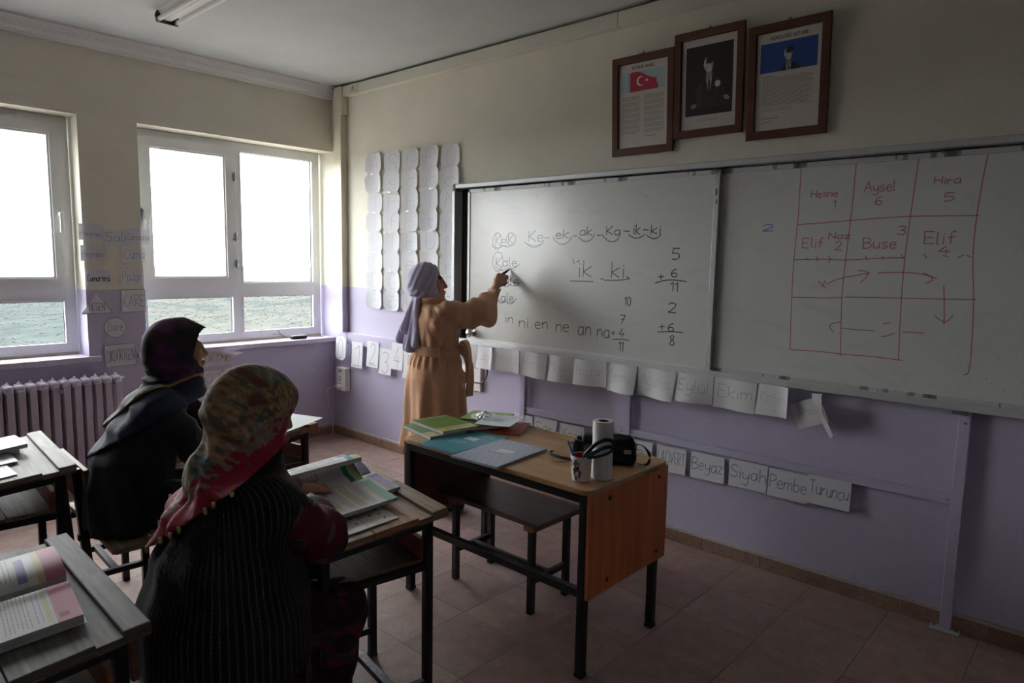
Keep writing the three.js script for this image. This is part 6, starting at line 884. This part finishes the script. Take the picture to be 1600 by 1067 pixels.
  part('under_scarf', paint(uvM(sdfMesh(cape(0.013, 0.80), [-0.3, 0.70, -0.48], [0.3, 1.12, 0.14], 0.008)), (x, y, z) => { const k = 0.9 + 0.2 * n3(x * 50, y * 50, z * 50, 31), c = lin(20, 33, 60); return [c[0] * k, c[1] * k, c[2] * k]; }), cloth({ roughness: 0.7 }), t, 'navy blue scarf edge below the gold trim');
}
// ---------------------------------------------------------------- the woman in the floral scarf, nearest the viewer
{
  const t = thing('person', 'seated woman from behind in a floral scarf edged red and a black ribbed vest', 'person', [3.40, 0, 2.655], -0.17);
  const HC = [-0.045, 1.125, -0.175], HM = headM(HC, 0.02, -0.24), toH = inH(HM.clone().invert());
  const J = { pelvis: [0, 0.55, 0.0], chest: [0, 0.82, -0.09], neck: [-0.03, 1.0, -0.15], shR: [0.16, 0.92, -0.13], shL: [-0.175, 0.92, -0.13], elR: [0.165, 0.775, -0.285], elL: [-0.28, 0.75, -0.2], wrR: [0.0, 0.795, -0.335], wrL: [-0.255, 0.785, -0.36], hipR: [0.1, 0.53, 0.0], hipL: [-0.1, 0.53, 0.0], knR: [0.05, 0.475, -0.385], knL: [-0.13, 0.48, -0.36], anR: [0.06, 0.09, -0.335], anL: [-0.12, 0.09, -0.31], toeR: [0.07, 0.03, -0.46], toeL: [-0.13, 0.03, -0.44] };
  bodyMesh(t, HM, J, [handGeo(1, 1.0, frameAt(J.wrR, [-1, 0.12, 0.12], [0.0, 1, 0.15])), handGeo(-1, 0.4, frameAt(J.wrL, [0.1, -0.1, -0.9], [0, 1, -0.05]))]);
  const rows = [[0.436, 0.03, -0.045, 0.288, 0.24], [0.58, 0.025, -0.045, 0.288, 0.235], [0.72, 0.01, -0.055, 0.26, 0.2], [0.84, 0, -0.08, 0.23, 0.16], [0.93, -0.005, -0.115, 0.19, 0.122], [1.01, -0.02, -0.15, 0.085, 0.085]], tor = stack(rows);
  const armR = [[0.165, 0.90, -0.13], [0.165, 0.775, -0.285], [0.02, 0.795, -0.325]], armL = [[-0.18, 0.90, -0.13], [-0.28, 0.755, -0.2], [-0.258, 0.785, -0.335]];
  const vest = (x, y, z) => { let d = tor(x, y, z) - 0.004 * Math.sin(Math.atan2(x, z) * 8 + y * 6); d = smin(d, cap(x, y, z, armR[0], [0.15, 0.872, -0.17], 0.084, 0.08), 0.05); d = smin(d, cap(x, y, z, armL[0], [-0.215, 0.84, -0.19], 0.088, 0.084), 0.05); return Math.max(d, 0.437 - y); };
  const vg = sdfMesh(vest, [-0.36, 0.42, -0.34], [0.34, 1.06, 0.24], 0.0085); { const p = vg.attributes.position, uv = new Float32Array(p.count * 2); for (let i = 0; i < p.count; i++) { const x = p.getX(i), y = p.getY(i), z = p.getZ(i); uv[2 * i] = Math.atan2(x, z + 0.05) * 0.21 / 0.1; uv[2 * i + 1] = y / 0.1; } vg.setAttribute('uv', new THREE.BufferAttribute(uv, 2)); }
  const rib = (u, v) => { const a = (u * 7) % 1, line = Math.exp(-(((a - 0.5) / 0.15) ** 2)) * (0.6 + 0.4 * Math.sin(v * 6.2832 * 22)), st = 0.5 + 0.5 * Math.sin(v * 6.2832 * 14 + a * 9); return [line, st]; };
  const vt = dtex(256, (u, v) => { const [l, s] = rib(u, v), k = 14 + 84 * l + 28 * s * s; return [k, k, k + 1]; }), vb = dtex(256, (u, v) => { const [l, s] = rib(u, v), k = 255 * cl(0.25 + 0.5 * l + 0.25 * s, 0, 1); return [k, k, k]; }, false);
  part('vest', vg, phy({ map: vt, bumpMap: vb, bumpScale: 0.003, roughness: 0.95 }), t, 'black knitted vest with fine vertical ribs');
  const blouse = (x, y, z) => { let d = sleeve(x, y, z, ...armR, 0.07, 0.072, 0.05); d = Math.min(d, sleeve(x, y, z, ...armL, 0.07, 0.07, 0.048)); return d - 0.005 * Math.sin(x * 50 + y * 60 + z * 40); };
  part('blouse', paint(uvM(sdfMesh(blouse, [-0.36, 0.66, -0.46], [0.28, 1.0, 0.0], 0.006)), (x, y, z) => { const u = x * 9 + z * 5 + y * 7, v = z * 11 - x * 6 + y * 3, fu = ((u % 1) + 1) % 1, fv = ((v % 1.6) + 1.6) % 1.6, i = fu > 0.28 && fu < 0.74 && fv > 0.35 && fv < 1.05, e = fu > 0.23 && fu < 0.79 && fv > 0.28 && fv < 1.12; return i ? lin(28, 30, 52) : e ? lin(104, 84, 76) : lin(92, 16, 32); }), cloth({ roughness: 0.75 }), t, 'dark red blouse sleeves with navy patches');
  const skirt = (x, y, z) => { let d = 1; for (const [h, k, a] of [[[0.08, 0.53, 0], [0.05, 0.475, -0.385], [0.06, 0.12, -0.335]], [[-0.08, 0.53, 0], [-0.13, 0.48, -0.36], [-0.12, 0.12, -0.31]]]) d = smin(d, smin(cap(x, y, z, h, k, 0.115, 0.086), cap(x, y, z, k, a, 0.086, 0.066), 0.04), 0.02); return Math.max(d - 0.005 * Math.sin(x * 60 + y * 50), 0.09 - y); };
  part('trousers', paint(uvM(sdfMesh(skirt, [-0.26, 0.07, -0.48], [0.26, 0.68, 0.14], 0.009)), (x, y, z) => { const n = n3(x * 22, y * 22, z * 22, 41), m = n3(x * 60, y * 60, z * 60, 43); return n > 0.62 ? (m > 0.5 ? lin(96, 36, 50) : lin(50, 44, 66)) : mixc(lin(58, 12, 26), lin(26, 13, 26), sst(0.35, 0.55, m)); }), cloth({ roughness: 0.8 }), t, 'loose dark red floral trousers');
  for (const s of [1, -1]) { const cx = s > 0 ? 0.065 : -0.12, cz = s > 0 ? -0.03 : 0, f = (x, y, z) => Math.max(cap(x, y, z, [cx, 0.045, -0.3 + cz], [cx + 0.01 * s, 0.035, -0.44 + cz], 0.05, 0.044), -y + 0.001, y - 0.09); part('slipper', paint(uvM(sdfMesh(f, [cx - 0.08, -0.01, -0.56], [cx + 0.09, 0.12, -0.22], 0.008)), (x, y, z) => n3(x * 80, y * 80, z * 80, 47) > 0.55 ? lin(96, 78, 66) : lin(60, 50, 46)), cloth({}), t); }
  const hull = (X, Y, Z) => { const [x, y, z] = toH(X, Y, Z); let d = ell(x, y, z, [0, 0.025, 0.024], [0.1, 0.12, 0.132]); d = smin(d, ell(x, y, z, [0, -0.02, 0.075], [0.09, 0.09, 0.075]), 0.05); d = smin(d, cap(x, y, z, [0, 0.045, -0.05], [0, 0.04, -0.135], 0.062, 0.02), 0.04); d = smin(d, ell(x, y, z, [0, -0.085, -0.01], [0.078, 0.06, 0.078]), 0.05); d = smin(d, cap(x, y, z, [0, -0.10, 0.03], [0.0, -0.19, 0.06], 0.075, 0.11), 0.06); d -= 0.004 * Math.sin(x * 90 + y * 60 + z * 30) * sst(0.04, -0.08, y) + 0.006 * Math.exp(-(((y + 0.085 - 0.35 * z) / 0.016) ** 2)); const open = smax(Math.sqrt((x / 0.062) ** 2 + ((y + 0.012) / 0.096) ** 2) * 0.07 - 0.07, z + 0.078, 0.01); return smax(d, -open, 0.006); };
  const edge = (x, y, z) => y - (0.842 - 0.62 * (z - 0.0) + 0.5 * Math.abs(x + 0.09) * (x > -0.09 ? 0.75 : 1));
  const cape = (x, y, z) => smax(smin(vest(x, y, z) - 0.02 - 0.004 * Math.sin(x * 55 + y * 25 + z * 30), hull(x, y, z), 0.045), -edge(x, y, z), 0.006);
  const FL = [lin(160, 160, 140), lin(182, 146, 104), lin(124, 144, 136), lin(196, 178, 160)];
  part('headscarf', paint(uvM(sdfMesh(cape, [-0.34, 0.76, -0.40], [0.3, 1.32, 0.2], 0.0052)), (x, y, z) => {
    const e = edge(x, y, z), w = n3(x * 13, y * 13, z * 13, 51), m = n3(x * 38, y * 38, z * 38, 53), f = n3(x * 80, y * 80, z * 80, 57), g = n3(x * 120, y * 120, z * 120, 59);
    if (e < 0.055 + 0.02 * (w - 0.5)) return g > 0.68 ? lin(150, 60, 60) : mixc(lin(150, 18, 52), lin(176, 34, 66), f);
    if (e < 0.10) return f > 0.5 ? lin(156, 40, 66) : mixc(lin(176, 140, 128), lin(120, 112, 94), g);
    let c = w < 0.42 ? FL[0] : w < 0.52 ? FL[2] : FL[1]; if (m > 0.71 && w > 0.48) c = lin(136, 58, 62); else if (m > 0.63) c = lin(160, 138, 78); else if (f > 0.56) c = mixc(c, lin(58, 70, 62), 0.75); else if (f < 0.36) c = mixc(c, FL[3], 0.6);
    return mixc(c, lin(92, 94, 84), 0.55 * sst(0.38, 0.62, g));
  }), cloth({ roughness: 0.75 }), t, 'floral headscarf with a deep red border');
  const beads = []; { const ds = (x, z) => { let y0 = 0.842 - 0.62 * z + 0.5 * Math.abs(x + 0.09) * (x > -0.09 ? 0.75 : 1); return y0; }; for (let i = 0; i < 15; i++) { const a = -0.9 + i * 0.15; let r = 0.1, X = 0, Z = 0, Y = 0; for (; r < 0.36; r += 0.002) { X = Math.sin(a) * r; Z = Math.cos(a) * r - 0.1; Y = ds(X, Z); if (vest(X, Y, Z) - 0.022 > 0) break; } if (i % 3 !== 1) for (let k = 0; k < 5; k++) beads.push(new THREE.IcosahedronGeometry(0.005, 1).translate(X + 0.007 * Math.cos(k * 1.26), Y - 0.002 + 0.006 * Math.sin(k * 1.26), Z + 0.003)); } }
  const lt = part('lace_trim', join(beads), std({ color: 0xb9a878, roughness: 0.9 }), t, 'small beige crochet flowers on the scarf edge'); lt.userData.kind = 'stuff';
}
scene.traverse((o) => { if (o.isMesh) { o.castShadow = true; o.receiveShadow = true; } });
renderer.render(scene, camera);
